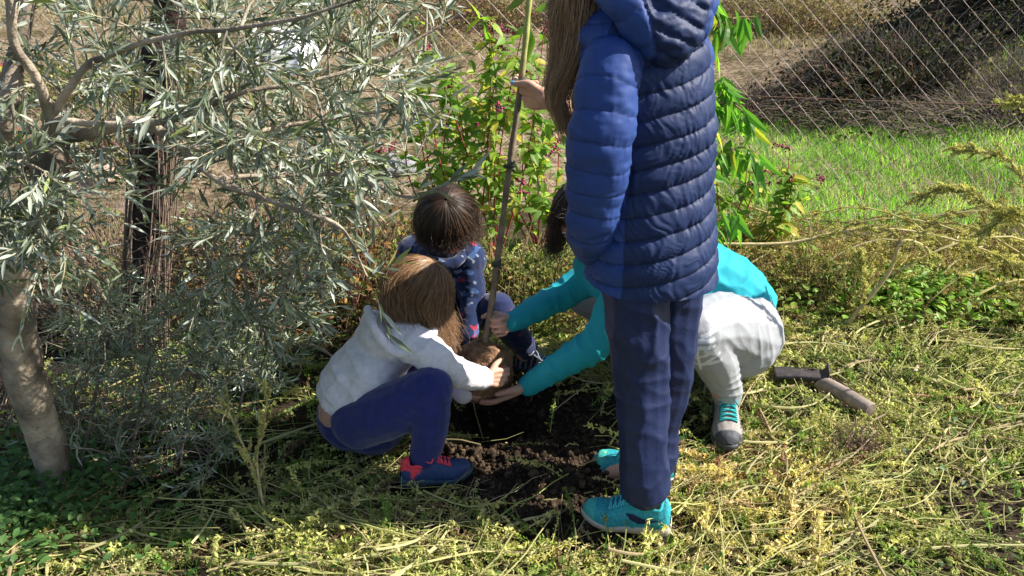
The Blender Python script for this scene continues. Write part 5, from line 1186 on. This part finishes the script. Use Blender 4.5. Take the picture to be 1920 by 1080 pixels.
bush((3.4, 6.0, 0), (1.1, .35, .22), 3800, 1900, YG, (.20, .155, .12), .02, 'mass of pale dead stems at the foot of the bramble mound', seed=3, tL=.35)
bush((1.7, 6.6, 0), (.6, .35, .18), 1500, 1200, RU, (.18, .14, .12), .02, 'low brown twiggy scrub behind the green grass', seed=4, tL=.25)
bush((3.1, 10.2, 0), (1.3, .8, .5), 9000, 800, RU, (.2, .15, .1), .035, 'rusty and yellow shrub beyond the pale field, right of the girl', seed=5)
bush((1.6, 11.5, 0), (1.4, .7, .45), 8000, 700, YG, (.2, .15, .1), .035, 'yellow-green scrub at the far edge of the field, right of the girl', seed=6)
bush((-1.6, 9.5, 0), (1.3, .7, .40), 8000, 800, RU, (.2, .13, .1), .035, 'reddish-brown scrub in the far field left of the stake', seed=7)
bush((-.4, 10.8, 0), (1.2, .7, .45), 7000, 700, RU, (.2, .13, .1), .035, 'brown scrub in the far field behind the stake', seed=8)
bush((-3.3, 7.2, 0), (1.0, .6, .40), 6000, 700, YG, (.2, .15, .1), .03, 'yellowish scrub in the field behind the white sheet', seed=9)
bush((-2.6, 5.4, 0), (.6, .35, .32), 2500, 700, YG, (.22, .12, .1), .03, 'low yellow-green weeds behind the dark trunk', seed=10)
bush((-1.55, 3.3, 0), (.7, .4, .42), 3000, 1500, YG, (.24, .17, .12), .026, 'tangle of thin dry stems and yellow-green leaves between the two trunks', seed=11, tL=.35, grp='undergrowth near the olive tree')
bush((-.72, 3.3, 0), (.55, .35, .42), 5200, 900, ([.10, .15, .04], [.2, .2, .06], [.3, .16, .05]), (.26, .14, .1), .026, 'mixed green and orange undergrowth left of the bowed head', seed=12, grp='undergrowth near the olive tree')
bush((.0, 3.25, 0), (.55, .25, .34), 9500, 600, ([.12, .16, .035], [.24, .24, .06], [.3, .2, .07]), (.26, .19, .1), .02, 'small-leaved yellowing undergrowth behind the root ball', seed=13, grp='undergrowth near the olive tree')
bush((1.25, 3.35, 0), (.26, .15, .20), 2600, 200, ([.12, .16, .035], [.26, .24, .07], [.3, .2, .07]), (.28, .21, .1), .02, 'straw-coloured tangle right behind the turquoise sweater', seed=14, grp='undergrowth near the olive tree')
def bgtree(x, y, h, w, label, seed, cols=OLV):
    r = np.random.default_rng(seed); b = np.array([x, y, float(gz(x, y))]); o = empty('olive_tree', b, label, 'tree', 'trees at the far side of the field'); g = Geo(); f = Geo()
    for k in range(5):
        a = r.uniform(0, 6.28); add_tube(g, [b + [0, 0, -.1], b + [.1 * math.cos(a), .1 * math.sin(a), h * .3], b + [w * .5 * math.cos(a), w * .5 * math.sin(a), h * .7]], [.14, .09, .03], (.12, .10, .08), 8)
    n = 11000; q = rand_dirs(n, r) * (r.random((n, 1)) ** .4); q = q * [w, w, h * .45] * (1 + .4 * fbm(q * 2.4 + seed, 3, seed))[:, None] + b + [0, 0, h * .58]; kk = r.random((n, 1)) + .4 * fbm(q * 1.5, 2, seed)[:, None]
    f.inst(olT, olF, q, basis(rand_dirs(n, r), rand_dirs(n, r)), .10 * r.uniform(.6, 1.3, n), np.where(kk < .5, cols[0], np.where(kk < .85, cols[1], cols[2])) * r.uniform(.6, 1.3, (n, 1)))
    g.build('trunk', M['bark'], o); f.build('crown', M['olive_leaf'], o, smooth=False)
bgtree(-.6, 15.5, 3.0, 1.8, 'dark olive tree at the top of the photo behind the stake', 1)
bgtree(4.2, 16.5, 3.2, 2.1, 'olive tree at the top of the photo right of the girl', 2)
bgtree(-4.8, 14, 3.2, 2.0, 'olive tree beyond the field at the upper left', 3)
bgtree(8.5, 14, 3.4, 2.2, 'olive tree beyond the bramble mound at the upper right', 4)
bgtree(-9.5, 18, 3.6, 2.4, 'olive tree beyond the field past the left edge', 5)
bgtree(1.8, 21, 3.8, 2.4, 'farther olive tree between the two behind the girl', 6)
# white sheet and stones in the field
g = Geo(); c = at(515, 55, 8.2); c[2] = float(gz(c[0], c[1])); u, v = np.meshgrid(np.linspace(-1, 1, 40), np.linspace(-1, 1, 30)); p = np.stack([u.ravel() * .34, v.ravel() * .35, 0 * u.ravel()], 1)
z = .16 + .16 * (1 - np.abs(u.ravel()) ** 2) * (1 - np.abs(v.ravel()) ** 2) + .10 * fbm(p * 5, 3, 2); P = p + c; P[:, 2] = c[2] + np.maximum(z - .15 * (np.maximum(abs(u), abs(v)).ravel() ** 6), .01); g.add(P, grid(None, 40, 30), (.78, .79, .82))
tag(g.build('plastic_sheet', M['sheet']), 'crumpled white plastic sheet lying in the field seen through the olive leaves', 'sheet')
def stone(px, py, r_, col, label, seed, sc=(1, .7, .45)):
    c = gnd(px, py); c[2] = float(gz(c[0], c[1])); Vt, Ft = rock_t(seed, 26, 18, .22); g = Geo(); g.add(Vt * r_ * np.array(sc) + c + [0, 0, r_ * .15], Ft, col); tag(g.build('stone', M['earth']), label, 'stone', 'stones in the field')
stone(750, 318, .17, (.28, .27, .27), 'pale flat stone just beyond the fence, left of the bowed head', 1)
stone(115, 470, .08, (.42, .17, .13), 'reddish stone between the olive trunk and the dark trunk', 2)
stone(175, 345, .16, (.42, .31, .24), 'beige stone in the dry grass between the two trunks', 3)
stone(250, 400, .13, (.36, .27, .20), 'brownish stone beside the dark trunk', 4)
